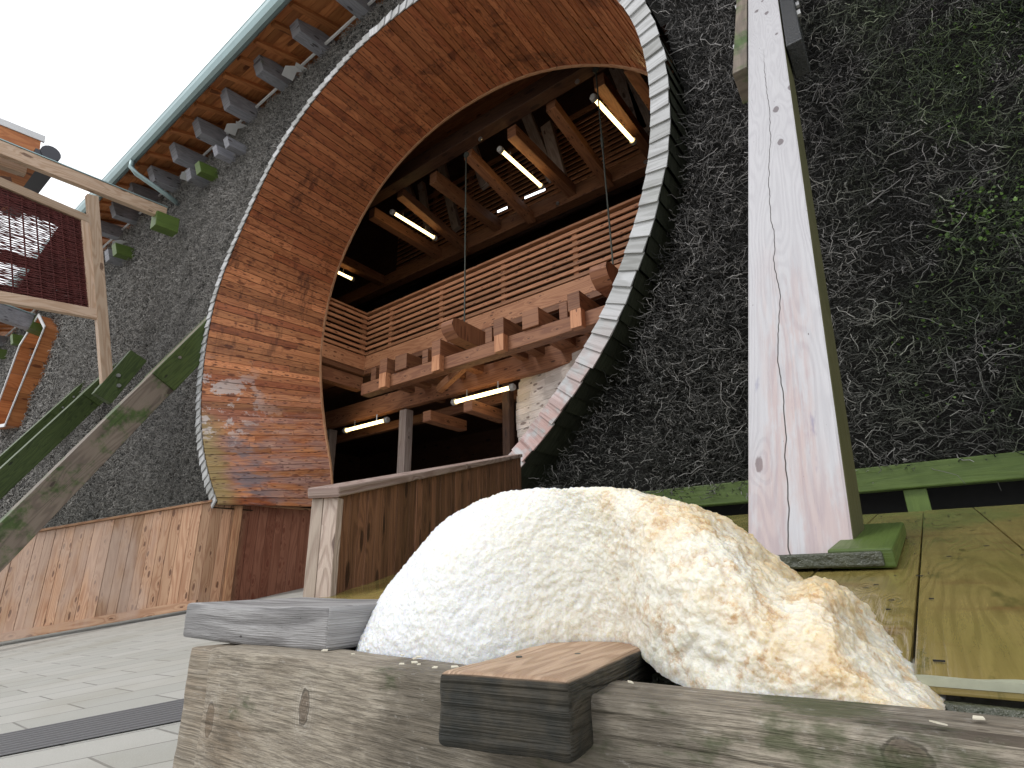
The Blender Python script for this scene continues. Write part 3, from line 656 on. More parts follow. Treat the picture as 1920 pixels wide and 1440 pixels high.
# conduit and folded sheets between the beam ends
mb = MB(); qa = onY(626, 68, YB + .02); mb.tube([(XL, YB + .02, qa.z), (5, YB + .02, qa.z)], .03, 6); mb.build('conduit', WD['white'], tower)
for px, py in [(540, 128), (430, 236), (345, 326), (215, 455)]:
    mb = MB(); q = onY(px, py, YB - .25)
    P = [(-.22, 0, -.02), (-.02, -.05, .03), (.06, .1, .1), (.24, .02, .0)]
    for k in range(3):
        a, b = Vector(P[k]), Vector(P[k + 1]); w = Vector((0, .24, .05)); t_ = Vector((0, 0, .008))
        mb.prism([q + a, q + a + w, q + a + w + t_, q + a + t_], [q + b, q + b + w, q + b + w + t_, q + b + t_])
    mb.build('folded_sheet', WD['white'], tower)

# ------------------------------------------------------------------ inside of the tower
def part(name, mat, boxes, parent, bevel=0.0):
    mb = MB()
    for b in boxes: mb.box(*b)
    return mb.build(name, WD[mat], parent, bevel=bevel)
YL1, ZL1 = 6.62, 8.22
part('long_beam', 'innerdark', [(-14, 3, YL1 - .13, YL1 + .13, ZL1 - .17, ZL1 + .17)], tower, .01)
part('long_beam', 'inner', [(-14, 3, 8.9, 9.16, 7.62, 7.98)], tower, .01)
for x in (-2.5, -3.05, -4.9, -6.95, -8.9, -11.1):
    part('tie_beam', 'inner', [(x - .10, x + .10, 6.72, 9.0, 7.72, 7.98, 'y')], tower, .01)
for x in (-4.04, -6.02, -8.0):
    mb = MB(); mb.beam((x, 6.76, 7.98), (x, 9.0, 7.66), .2, .2); mb.build('tie_beam', WD['inner'], tower, bevel=.01)
for (a, b, w) in [((885, 270), (910, 350), .24), ((826, 300), (857, 430), .24), ((987, 215), (1036, 335), .26), ((1025, 235), (1052, 335), .28), ((1153, 125), (1206, 248), .26), ((1181, 130), (1216, 250), .28), ((790, 345), (805, 440), .2), ((765, 350), (782, 400), .2)]:
    p0, p1 = onY(*a, 9.0), onY(*b, 9.0); mb = MB(); mb.beam(p0, p1, w, .14, (0, 1, 0)); mb.build('roof_post', WD['greypost'], tower, bevel=.01)
# louvred strips between the rafters
mb = MB()
for k in range(15):
    z = 8.35 + k * .15; y = 9.75
    mb.beam((-11.5, y, z), (2.5, y, z), .03, .115, (0, .45, 1))
mb.box(-11.5, 2.5, 9.68, 9.74, 10.62, 10.74); mb.build('louvre', WD['slat'], tower)
for x in (-10, -8.6, -7.2, -5.8, -4.4, -3.0, -1.6):
    part('louvre_upright', 'inner', [(x - .06, x + .06, 9.76, 9.86, 8.2, 10.9, 'z')], tower)
# enclosing walls, built of board courses, without openings to the sky
sl = [(onY(912, 412, 9.95), onY(951, 392, 9.95)), (onY(985, 372, 9.95), onY(1022, 356, 9.95))]
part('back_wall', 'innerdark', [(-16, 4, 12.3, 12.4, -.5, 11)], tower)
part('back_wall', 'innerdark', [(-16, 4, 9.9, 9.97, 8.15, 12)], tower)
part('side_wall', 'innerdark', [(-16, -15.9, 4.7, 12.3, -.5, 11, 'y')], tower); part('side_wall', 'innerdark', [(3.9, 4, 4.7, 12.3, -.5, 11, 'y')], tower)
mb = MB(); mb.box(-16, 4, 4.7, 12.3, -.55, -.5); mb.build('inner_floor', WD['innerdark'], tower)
# daylight through roof gaps and a skylight, put in as glowing panels
WD['sky_glow'] = plain('glowing_daylight_sheet', (.9, .93, .95), .4, emit=(.92, .96, 1.0), es=1.6)
for (a, b) in [((984, 371), (1022, 355)), ((933, 397), (951, 389))]:
    p0, p1 = onY(*a, 8.85), onY(*b, 8.85); mb = MB(); mb.beam(p0, p1, .02, .05, (0, 0, 1)); tag(mb.build('daylight_glow', WD['sky_glow'], tower), 'narrow glowing strip put in for daylight through a roof gap')
p0 = onY(657, 536, 11.5); mb = MB(); mb.box(p0.x - .32, p0.x + .32, 11.0, 11.6, p0.z, p0.z + .02); mb.build('daylight_glow', WD['sky_glow'], tower)
mb = MB(); mb.box(p0.x - 1.5, p0.x + .9, 10.9, 11.9, p0.z + .03, p0.z + .08); mb.build('ceiling_panel', WD['innerdark'], tower)
# lower storey
FY = 7.3
part('storey_beam', 'inner', [(-14, 2, FY, FY + .14, 3.22, 3.62)], tower, .01)
part('storey_beam', 'inner', [(-14, 2, FY + .5, FY + .62, 3.02, 3.2)], tower, .01)
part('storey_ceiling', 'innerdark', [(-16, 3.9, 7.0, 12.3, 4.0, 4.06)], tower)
for x in (-8.24, -10.75): part('column', 'greypost', [(x - .10, x + .10, 7.34, 7.54, -.5, 3.2, 'z')], tower, .012)
part('column', 'innerdark', [(-5.78, -5.62, 7.45, 7.6, -.5, 3.3, 'z')], tower, .012)
for x in (-6.1, -7.1): part('bracket_beam', 'inner', [(x - .1, x + .1, 6.9, 7.9, 2.66, 2.86, 'y')], tower, .01)
# pale boarded reveal seen low at the right
mb = MB(); nbd = 15
for k in range(nbd):
    z0 = 1.5 + k * .125; z1 = z0 + .12; pts = []
    for xx in (0, .35, .7, 1.1, 1.6, 2.4):
        pts.append(xx)
    x_l = -5.60 + .22 * ((z0 - 2.55) / 1.0) ** 2
    for i in range(5):
        xa, xb = x_l + pts[i], x_l + pts[i + 1]; ya, yb = 7.62 + .9 * 0 - .25 * pts[i], 7.62 - .25 * pts[i + 1]
        mb.prism([(xa, ya, z0), (xa, ya + .02, z0), (xa, ya + .02, z1), (xa, ya, z1)], [(xb, yb, z0), (xb, yb + .02, z0), (xb, yb + .02, z1), (xb, yb, z1)], tone=random.random())
tag(mb.build('far_reveal', WD['pale'], tower), 'pale knotty boarding seen through the opening')

# gallery
gal = empty('visitor_gallery', (-6, 6.8, 3.6), 'timber gallery with slatted balustrade hanging inside the round opening', 'gallery')
YBl = 6.95; xc = -9.05
zs = [4.20 + .052] 
mb = MB(); zt = 5.38
nsl = 8; sh = .066
for k in range(nsl):
    z = 4.47 + k * .119
    mb.box(xc, 1.5, YBl, YBl + .035, z, z + sh); mb.box(xc - .035, xc, 5.9, YBl + .035, z, z + sh, 'y')
mb.build('balustrade_slats', WD['slat'], gal, bevel=.004)
mb = MB(); mb.box(xc - .02, 1.5, YBl - .03, YBl + .07, 4.47 + nsl * .119, 4.47 + nsl * .119 + .045); mb.box(xc - .09, xc - .022, 5.9, YBl + .07, 4.47 + nsl * .119, 4.47 + nsl * .119 + .045, 'y'); mb.build('handrail', WD['slat'], gal, bevel=.004)
mb = MB(); mb.box(xc, 1.5, YBl - .01, YBl + .03, 4.13, 4.44); mb.box(xc - .05, xc - .005, 5.9, YBl + .03, 4.13, 4.44, 'y'); mb.build('fascia_board', WD['slat'], gal, bevel=.006)
for x in (-8.35, -6.89, -5.36, -3.86, -2.4): part('baluster_post', 'slat', [(x - .045, x + .045, YBl + .04, YBl + .1, 4.1, 5.4, 'z')], gal)
for y in (6.9,): part('baluster_post', 'slat', [(xc - .11, xc - .04, y - .05, y + .05, 4.1, 5.4, 'z')], gal)
part('gallery_floor', 'inner', [(xc, 1.5, YBl - .02, 8.6, 4.02, 4.12), (-13, xc - .02, 5.9, 12, 4.02, 4.12)], gal)
part('edge_beam', 'inner', [(xc - .3, xc - .1, 5.9, 7, 3.72, 4.0, 'y')], gal)
part('support_beam', 'inner', [(-8.22, 1.0, 6.26, 6.46, 3.23, 3.46)], gal, .01)
for x in (-7.94, -7.5, -6.57, -6.17, -5.14, -4.83, -3.74, -3.48):
    big = x in (-7.5, -6.17, -4.83, -3.48)
    mb = MB(); w = .2 if big else .14; mb.box(x - w / 2, x + w / 2, 6.16 if big else 6.3, 8.2, 3.48, 3.76 if big else 3.74, 'y'); mb.build('joist', WD['inner'], gal, bevel=.008)
for x in (-7.1, -4.27, -2.2):
    mb = MB(); mb.box(x - .15, x + .15, 6.22, 8.2, 3.47, 3.76, 'y'); mb.build('joist', WD['inner'], gal, bevel=.008)
for px, py in ((850, 640), (1133, 530)):                          # rounded main beam noses
    q = onY(px, py, 6.15); x = q.x; mb = MB(); zt_, zb_ = 3.99, 3.66
    prof = [(8.2, zb_), (8.2, zt_), (6.12, zt_), (6.0, zt_ - .05), (5.97, zt_ - .14), (6.02, zt_ - .24), (6.14, zb_)]
    mb.prism([(x - .13, a, b) for a, b in prof], [(x + .13, a, b) for a, b in prof]); mb.build('main_beam', WD['inner'], gal, bevel=.006)
for x in (-7.48, -6.15, -4.81, -3.45):
    part('hanger_block', 'slat', [(x - .09, x + .09, 6.14, 6.255, 3.20, 3.475, 'z')], gal, .006)
mb = MB(); mb.beam((-6.9, 7.0, 3.25), (-5.2, 6.9, 4.0), .12, .14); mb.build('diagonal_brace', WD['slat'], gal, bevel=.006)
mb = MB(); mb.beam((-2.9, 7.2, 3.3), (-4.3, 7.0, 3.75), .12, .14); mb.build('diagonal_brace', WD['inner'], gal, bevel=.006)
for px, yb in (((874, 290), 615), ((1117, 130), 520)):
    q = onY(px[0], px[1], 6.45); b = onY(px[0], yb, 6.45); mb = MB(); mb.tube([(q.x, 6.45, q.z + .05), (q.x, 6.45, 3.95)], .014, 8)
    mb.tube([(q.x, 6.45, 6.2), (q.x, 6.45, 6.42)], .024, 8); mb.tube([(q.x, 6.44, q.z), (q.x, 6.47, q.z)], .06, 12); mb.build('tie_rod', WD['rod'], gal)
mb = MB()
for px, py in ((1082, 152), (1045, 381), (1210, 303), (900, 260)):
    q = onY(px, py, 6.45 if py < 290 else 8.86); mb.tube([q, q + Vector((0, .02, 0))], .045, 12)
mb.build('washer', WD['steel'], tower)

# tube lamps
def lamp(p, axis, L, label, r=.045):
    t = empty('tube_lamp', p, label, 'lamp', 'fluorescent tube lamps inside the tower')
    a = Vector(axis).normalized(); p = Vector(p); q = p + a * L
    mb = MB(); mb.tube([p + a * .06, q - a * .06], r * .8, 12); mb.build('tube', WD['tube'], t, smooth=True)
    for e, s in ((p, 1), (q, -1)):
        mb = MB(); mb.tube([e, e + a * .02 * s, e + a * .09 * s], [r * 1.0, r * 1.35, r * 1.35], 12); mb.build('end_cap', WD['lampcap'], t)
    mb = MB()
    for k in (.25, .75):
        c = p.lerp(q, k); mb.tube([c + Vector((0, 0, r * .8)), c + Vector((0, 0, .17))], .012, 6)
    mb.build('bracket', WD['steel'], t)
ZL = 7.5
for (a, b, lb) in [((1110, 180), (1190, 268), 'lit tube lamp on the roof beam nearest the top right of the round opening'), ((935, 278), (1018, 352), 'lit tube lamp on the roof beam in the middle of the row of three'),
                   ((733, 396), (818, 448), 'lit tube lamp on the roof beam at the left end of the row of three')]:
    p, q = onZ(*a, ZL), onZ(*b, ZL); lamp((p.x, p.y, ZL), (q.x - p.x, q.y - p.y, 0), (q - p).length, lb)
p, q = onZ(632, 510, 7.5), onZ(664, 525, 7.5); lamp((q.x, q.y - 1.43, 7.5), (0, 1, 0), 1.43, 'short glimpse of a lit tube lamp beside the white roof light behind the lining edge')
for (a, b, lb) in [((645, 808), (728, 787), 'lit tube lamp low at the left in the dark lower storey'), ((848, 755), (965, 727), 'lit tube lamp under the gallery beside the pale boarding')]:
    p, q = onY(*a, 7.15), onY(*b, 7.15); lamp((p.x, 7.15, p.z), (1, 0, 0), (q - p).length, lb)

# ------------------------------------------------------------------ struts
EL = math.radians(60.7); SD = Vector((0, math.cos(EL), math.sin(EL)))    # up along a strut
def strut(xc, foot_y, foot_z, head_y, w, dp, label, mat='strut', clamp=(1.0, .55), cl_len=.95, cmat='mossbeam', front=True):
    t = empty('support_strut', (xc, foot_y, foot_z), label, 'strut', 'slanting struts propping the brush wall')
    L = (head_y - foot_y) / math.cos(EL); nrm = Vector((0, -math.sin(EL), math.cos(EL)))    # outward normal of the front face
    p0 = Vector((xc, foot_y, foot_z)) - nrm * dp / 2; p1 = p0 + SD * L
    mb = MB(); mb.beam(p0 - SD * (dp * .6 if mat == 'post' else .0), p1, w, dp, nrm, tone=.5); mb.build('prop_beam', WD[mat], t, bevel=.007)
    for s in (-1, 1):
        c1 = p1 + Vector((s * (w / 2 + (.05 if mat == 'post' else .027)), 0, 0)) ; c0 = c1 - SD * cl_len
        mb = MB(); mb.beam(c0 + nrm * .0, c1 + SD * .2, .085 if mat == 'post' else .05, dp * 1.03, nrm); cp = mb.build('clamp_plank', WD[cmat if isinstance(cmat, str) else cmat[(s + 1) // 2]], t, bevel=.006)
        for u, v in ((.25, .22), (.45, -.22), (.62, .25)):
            mb = MB(); b = c0 + SD * cl_len * u + nrm * dp * v + Vector((s * (.043 if mat == 'post' else .025), 0, 0)); mb.tube([b, b + Vector((s * .02, 0, 0))], .026, 8); mb.build('bolt', WD['steel'], cp)
    return t
# the big one in front: front face from X -.355 to -.155
strut(-.252, 1.33, .02, 4.35, .208, .20, 'big pale bleached timber strut standing on the deck right of the foam', 'post', cl_len=2.88, cmat=('strut', 'tar'))
hd = onY(385, 585, 4.0)
for X, py_, lb, w in ((-9.99, 4.05, 'mossy grey strut nearest the left side of the round opening', .24), 
                  (-15.4, 4.05, 'dark green strut between the nearest mossy strut and the farthest one', .3), (-17.7, 4.05, 'dark green strut farthest left, mostly hidden behind its neighbour', .3)):
    z_head = 4.53 if X > -12 else 4.55
    strut(X, .6, z_head - (py_ - .6) * math.tan(EL), py_ + .25, w, .42, lb, 'strut' if X > -12 else 'darkmoss', cl_len=2.0 if X > -12 else 1.0, cmat='darkmoss')
q = onY(1862, 0, 3.45); strut(q.x + .11, 1.33, .05, 4.35, .22, .20, 'mossy strut head just entering the top right corner', 'mossbeam', cl_len=.8)

# ------------------------------------------------------------------ wicker screens on frames
XSc = -12.75
def screen(XS, label, dx=0.0, full=True):
    t = empty('screen_frame', (XS, 3.6, 3.4), label, 'screen', 'wicker screens on timber frames beside the brush wall')
    P = lambda px, py: onX(px, py, -12.75) + Vector((XS + 12.75, 0, 0))
    def bar(name, a, b, w, h, mat='frame', up=(0, 0, 1)):
        mb = MB(); mb.beam(a, b, w, h, up); return mb.build(name, WD[mat], t, bevel=.008)
    a, b = P(310, 402), P(-160, 215)
    tb = bar('carrier_beam', b, a, .14, .28, 'frame')
    mb = MB(); mb.beam(b + Vector((0, 0, .155)), a + Vector((0, 0, .155)), .17, .02); mb.build('cover_strip', WD['metal'], tb)
    bar('end_block', P(288, 412), P(330, 428), .30, .36, 'mossbeam')
    mb = MB(); fa, fb = P(190, 748), P(258, 668); mb.beam(fa, fb, .16, .36, (0, -.8, .6)); fp = mb.build('foot_plate', WD['darkmoss'], t, bevel=.008)
    for q in (P(218, 706), P(219, 725)):
        mb = MB(); mb.tube([q + Vector((.07, 0, 0)), q + Vector((.12, 0, 0))], .04, 8); mb.build('bolt', WD['steel'], fp)
    bar('screen_post', P(202, 742), P(172, 368), .15, .20, 'frame', (0, 1, 0))
    bar('screen_rail', P(-160, 275), P(170, 415), .13, .17); bar('screen_rail', P(-160, 528), P(193, 592), .13, .2)
    bar('side_rail', P(176, 590), P(160, 412), .12, .17, 'frame', (0, 1, 0))
    # wicker: thin wavy rods on a few uprights, woven loosely so light comes through in places
    A, B_, Cc, D_ = P(-160, 285), P(160, 418), P(178, 585), P(-160, 515)
    mb = MB(); nr = 90
    for k in range(nr):
        v = (k + .5) / nr
        l = A.lerp(D_, v); r = B_.lerp(Cc, v); pts = []
        for i in range(13):
            u = i / 12; p = l.lerp(r, u); p += Vector((.02 * (1 if (i + k) % 2 else -1), 0, random.uniform(-.012, .012))); pts.append(p)
        mb.tube(pts, random.uniform(.007, .0125), 5)
    for i in range(1, 12):
        u = i / 12; mb.tube([A.lerp(B_, u), D_.lerp(Cc, u)], .014, 5)
    mb.build('wicker_panel', WD['wicker'], t)
    # backing mats behind part of the panel
    mb = MB()
    def mat(u0, u1, u2, u3, v0, v1):
        n = int(110 * (v1 - v0)) + 2
        for k in range(n):
            v = v0 + (v1 - v0) * k / n; f = (v - v0) / (v1 - v0)
            ua = u0 + (u2 - u0) * f; ub = u1 + (u3 - u1) * f
            p = A.lerp(D_, v).lerp(B_.lerp(Cc, v), ua); q = A.lerp(D_, v).lerp(B_.lerp(Cc, v), ub); d = Vector((-.06, 0, 0))
            mb.tube([p + d, p.lerp(q, .5) + d + Vector((0, 0, random.uniform(-.01, .01))), q + d], .0125, 5)
    mat(0, 1, 0, 1, 0, .14); mat(.82, 1, .5, 1, .14, 1); mat(0, .55, 0, .6, .14, .30) if not full else mat(0, .48, 0, .40, .14, .38)
    mat(.0, .85, 0, .8, .58, .70); mat(0, .8, 0, .6, .92, 1.0)
    mb.build('wicker_backing', WD['wicker'], t)
    return t
screen(XSc, 'red brown wicker screen in a pale timber frame, the whole near one')
XS2 = -23.2
t = empty('screen_frame', (XS2, 4, 8.2), 'far carrier beam of the next screen, peeping under the near wicker frame', 'screen', 'wicker screens on timber frames beside the brush wall')
mb = MB(); a = onX(58, 606, XS2); b = onX(-60, 566, XS2); mb.beam(b, a, .3, .5); mb.build('carrier_beam', WD['beamend'], t, bevel=.01)
mb = MB(); mb.beam(b + Vector((0, 0, .28)), a + Vector((0, 0, .28)), .34, .04); mb.build('cover_strip', WD['metal'], t)
mb = MB(); mb.beam(a, a + Vector((0, .5, -.08)), .5, .5); mb.build('end_block', WD['mossbeam'], t, bevel=.01)

# small pent canopy over the screen, top left
cn = empty('pent_canopy', (-13.3, 1.6, 8.3), 'small canopy roof with white verge and dark gutter end, above the wicker screen', 'canopy')
PX = lambda px, py: onX(px, py, -13.1)
a, b = PX(-120, 180), PX(84, 262)
mb = MB(); mb.beam(a, b, .05, .14); mb.build('verge_board', WD['white'], cn)
mb = MB(); c0, c1 = PX(-120, 245), PX(70, 318)
mb.prism([a, a + Vector((-2.2, 0, .1)), c0 + Vector((-2.2, 0, 0)), c0], [b + Vector((0, -.05, -.07)), b + Vector((-2.2, 0, 0)), c1 + Vector((-2.2, 0, 0)), c1]); mb.build('soffit', WD['soffit'], cn)
mb = MB(); g0 = PX(92, 292); mb.tube([g0 + Vector((.12, 0, 0)), g0 + Vector((-2.3, 0, 0))], .17, 16)
mb.box(g0.x - 2.3, g0.x + .10, g0.y - .24, g0.y + .14, g0.z - .42, g0.z - .02); mb.build('gutter_end', WD['darkbox'], cn, bevel=.01)
mb = MB(); mb.beam(PX(-120, 262), PX(48, 322), .18, .2); mb.build('rafter', WD['frame'], cn, bevel=.01)
mb = MB(); mb.beam(PX(-120, 335), PX(20, 352), .3, .3); mb.build('purlin', WD['innerdark'], cn)

# ------------------------------------------------------------------ ramp fence
Fd = R @ np.array([1, -.172, 0]); Fd = Vector(Fd).normalized(); Cn = onY(400, 938, 4.0)
fe = empty('ramp_fence', (Cn.x, Cn.y, -.4), 'knotty reddish board fence beside the ramp, turning into the round opening', 'fence')
HF = 1.45; fh = Vector((Fd.x, Fd.y, 0)).normalized(); fnrm = Vector((fh.y, -fh.x, 0)); slope = Fd.z / math.hypot(Fd.x, Fd.y)
mb = MB(); s = 0.0; k = 0
while s < 9.5:
    w = random.uniform(.135, .155); d = random.uniform(0, .006)
    def pt(ss, top): return Cn - fh * ss + Vector((0, 0, -slope * ss - (0.03 if top else HF - .07))) + fnrm * d
    a0, a1 = pt(s + .003, False), pt(s + w - .002, False); b0, b1 = pt(s + .003, True), pt(s + w - .002, True); tk = -fnrm * .025
    mb.prism([a0, a1, a1 + tk, a0 + tk], [b0, b1, b1 + tk, b0 + tk]); s += w
o = mb.build('boards', WD['fence'], fe, bevel=.0025)
mb = MB(); y = Cn.y
while y < 6.6:
    w = random.uniform(.135, .155); x0 = Cn.x + random.uniform(0, .005)
    mb.prism([(x0, y + .003, Cn.z - HF), (x0, y + w - .002, Cn.z - HF), (x0 - .025, y + w - .002, Cn.z - HF), (x0 - .025, y + .003, Cn.z - HF)], [(x0, y + .003, Cn.z - .03), (x0, y + w - .002, Cn.z - .03), (x0 - .025, y + w - .002, Cn.z - .03), (x0 - .025, y + .003, Cn.z - .03)]); y += w
mb.build('boards', WD['fence'], fe, bevel=.0025)
mb = MB(); e = Cn - fh * 9.5 - Vector((0, 0, slope * 9.5)); mb.beam(e + Vector((0, 0, -.012)), Cn + Vector((0, 0, -.012)), .085, .034); mb.beam(Cn + Vector((0, -.0, -.014)), (Cn.x, 6.6, Cn.z - .014), .08, .034)
mb.build('cap_rail', WD['trim'], fe, bevel=.004)
mb = MB(); dz = Vector((0, 0, -HF + .02)); mb.beam(e + dz + fnrm * .022, Cn + dz + fnrm * .022, .03, .115); mb.build('bottom_rail', WD['fence'], fe, bevel=.004)
mb = MB(); q = onX(448, 950, Cn.x + .04); mb.box(Cn.x + .008, Cn.x + .07, q.y - .05, q.y + .05, Cn.z - HF, Cn.z - .034, 'z'); mb.build('fence_post', WD['trim'], fe, bevel=.004)

# ------------------------------------------------------------------ sloping deck
DS = .1325
def dz_(y): return -.1626 + DS * y
dk = empty('sloping_deck', (0, 1.6, .04), 'wet yellow green plank deck sloping up to the brush wall', 'deck')
mb = MB(); xd = [-2.835 + k * .155 for k in range(33)]
for i in range(len(xd) - 1):
    x0, x1 = xd[i] + .0014, xd[i + 1] - .0014; y0, y1 = max(.585, .93 + (-1.24 - x1) / math.tan(math.radians(27)) - .03), 3.6 if x1 < -.5 else 2.78; w = random.uniform(0, .0015)
    mb.prism([(x0, y0, dz_(y0) + w), (x1, y0, dz_(y0) + w), (x1, y0, dz_(y0) - .010), (x0, y0, dz_(y0) - .010)], [(x0, y1, dz_(y1) + w), (x1, y1, dz_(y1) + w), (x1, y1, dz_(y1) - .010), (x0, y1, dz_(y1) - .010)])
mb.build('deck_boards', WD['deck'], dk, bevel=.0018)
mb = MB(); mb.box(-1.0, 2.3, .60, .64, -.45, dz_(.6) - .037); mb.box(-1.7, 2.3, 2.5, 2.6, -.6, dz_(2.5) - .04); mb.build('deck_frame', WD['wetstone'], dk)
mb = MB(); xx = -.30                                              # ragged film of salt along the near edge
while xx < .9:
    w = .008; n = mnoise.noise(Vector((xx * 22, 1, 0))); n2 = mnoise.noise(Vector(((xx + w) * 22, 1, 0))); h0 = max(.0005, .003 + .012 * n); h1 = max(.0005, .003 + .012 * n2)
    P0 = [(xx, .5845, dz_(.585) - .004), (xx, .5848, dz_(.585) + .0022), (xx, .586 + h0, dz_(.586 + h0) + .0022), (xx, .586 + h0, dz_(.586 + h0) + .001)]
    P1 = [(xx + w, .5845, dz_(.585) - .004), (xx + w, .5848, dz_(.585) + .0022), (xx + w, .586 + h1, dz_(.586 + h1) + .0022), (xx + w, .586 + h1, dz_(.586 + h1) + .001)]
    mb.prism(P0, P1, tone=.5); xx += w
mb.build('salt_crust', plain('salt_film', (.34, .35, .26), .35, nz=.25, ns=90), dk)
# small wet debris on the deck
mb = MB()
for k in range(90):
    x, y = random.uniform(-.25, .6), random.uniform(.62, 2.6); L = random.uniform(.002, .009); a = random.gauss(0, .5); z = dz_(y) + .003
    mb.beam((x, y, z), (x + L * math.cos(a), y + L * math.sin(a), z), .0018, .0015)
tag(mb.build('plant_litter', WD['black']), 'scattered dark bits of twig lying on the wet deck', 'litter', kind='stuff')
# base pieces under the big strut
bs = empty('strut_foot_plate', (-.2, 1.4, .02), 'short mossy timber plates under the big pale strut', 'plate')
mb = MB(); mb.beam((-.31, 1.20, dz_(1.2) + .014), (-.095, 1.22, dz_(1.22) + .014), .09, .026); mb.build('front_plate', WD['wetstone'], bs, bevel=.004)
mb = MB(); mb.beam((-.125, 1.18, dz_(1.18) + .02), (-.125, 1.75, dz_(1.75) + .02), .10, .034, (0, 0, 1)); mb.build('side_plate', WD['mossbeam'], bs, bevel=.004)
mb = MB(); mb.beam((-.37, 1.22, dz_(1.22) + .012), (-.37, 1.5, dz_(1.5) + .012), .09, .024); mb.build('side_plate', WD['block'], bs, bevel=.004)

# ------------------------------------------------------------------ parapet
pa = empty('parapet', (-1.3, .95, -.05), 'low board parapet with a thick weathered cap rising to the right corner of the opening', 'parapet')
az = math.radians(27.0); ad = Vector((-math.sin(az), math.cos(az), 0)); sn = Vector((-math.cos(az), -math.sin(az), 0))     # sn: to the left
N0 = Vector((-1.24, .93, 0)); pn = Vector((ad.y, -ad.x, 0))
PP = lambda px, py: onP(px, py, N0, pn)
t0, t1 = PP(640, 931), PP(966, 860); b0 = PP(628, 1112); c0 = PP(640, 911)
def at(s, z): return N0 + ad * s + Vector((0, 0, z))
s0 = (t0 - N0).dot(ad); s1 = (t1 - N0).dot(ad) + .35; zt0 = t0.z; tsl = (t1.z - t0.z) / ((t1 - t0).dot(ad)); cth = (c0.z - t0.z)
mb = MB(); s = s0 + .02
while s < s1:
    w = .052 * (1 + .25 * random.random()); d = sn * random.uniform(0, .003) + sn * .012
    zb = lambda q: dz_((N0 + ad * q).y) - .02; zt = lambda q: zt0 + tsl * (q - s0) - .001
    a0, a1 = at(s, zb(s)) + d, at(s + w - .0015, zb(s)) + d; u0, u1 = at(s, zt(s)) + d, at(s + w - .0015, zt(s + w)) + d; tk = sn * .02
    mb.prism([a0, a1, a1 + tk, a0 + tk], [u0, u1, u1 + tk, u0 + tk]); s += w
mb.build('boards', WD['parboard'], pa, bevel=.0012)
mb = MB(); A = at(s0 - .02, zt0 + tsl * -.02 + cth / 2); B = at(s1, zt0 + tsl * (s1 - s0) + cth / 2); wc = .088
mb.beam(A + sn * (wc / 2 - .003), B + sn * (wc / 2 - .003), wc, cth, (0, 0, 1)); mb.build('cap_rail', WD['parcap'], pa, bevel=.004)
mb = MB(); ps = at(s0 + .0, 0) + sn * .008
for off, wd_ in ((0, .040), (.041, .032)):
    c = ps + sn * (off + wd_ / 2) + ad * .015
    mb.beam((c.x, c.y, -.12), (c.x, c.y, zt0 - .002), wd_, .032, (ad.x, ad.y, 0))
mb.build('end_post', WD['parpost'], pa, bevel=.002)

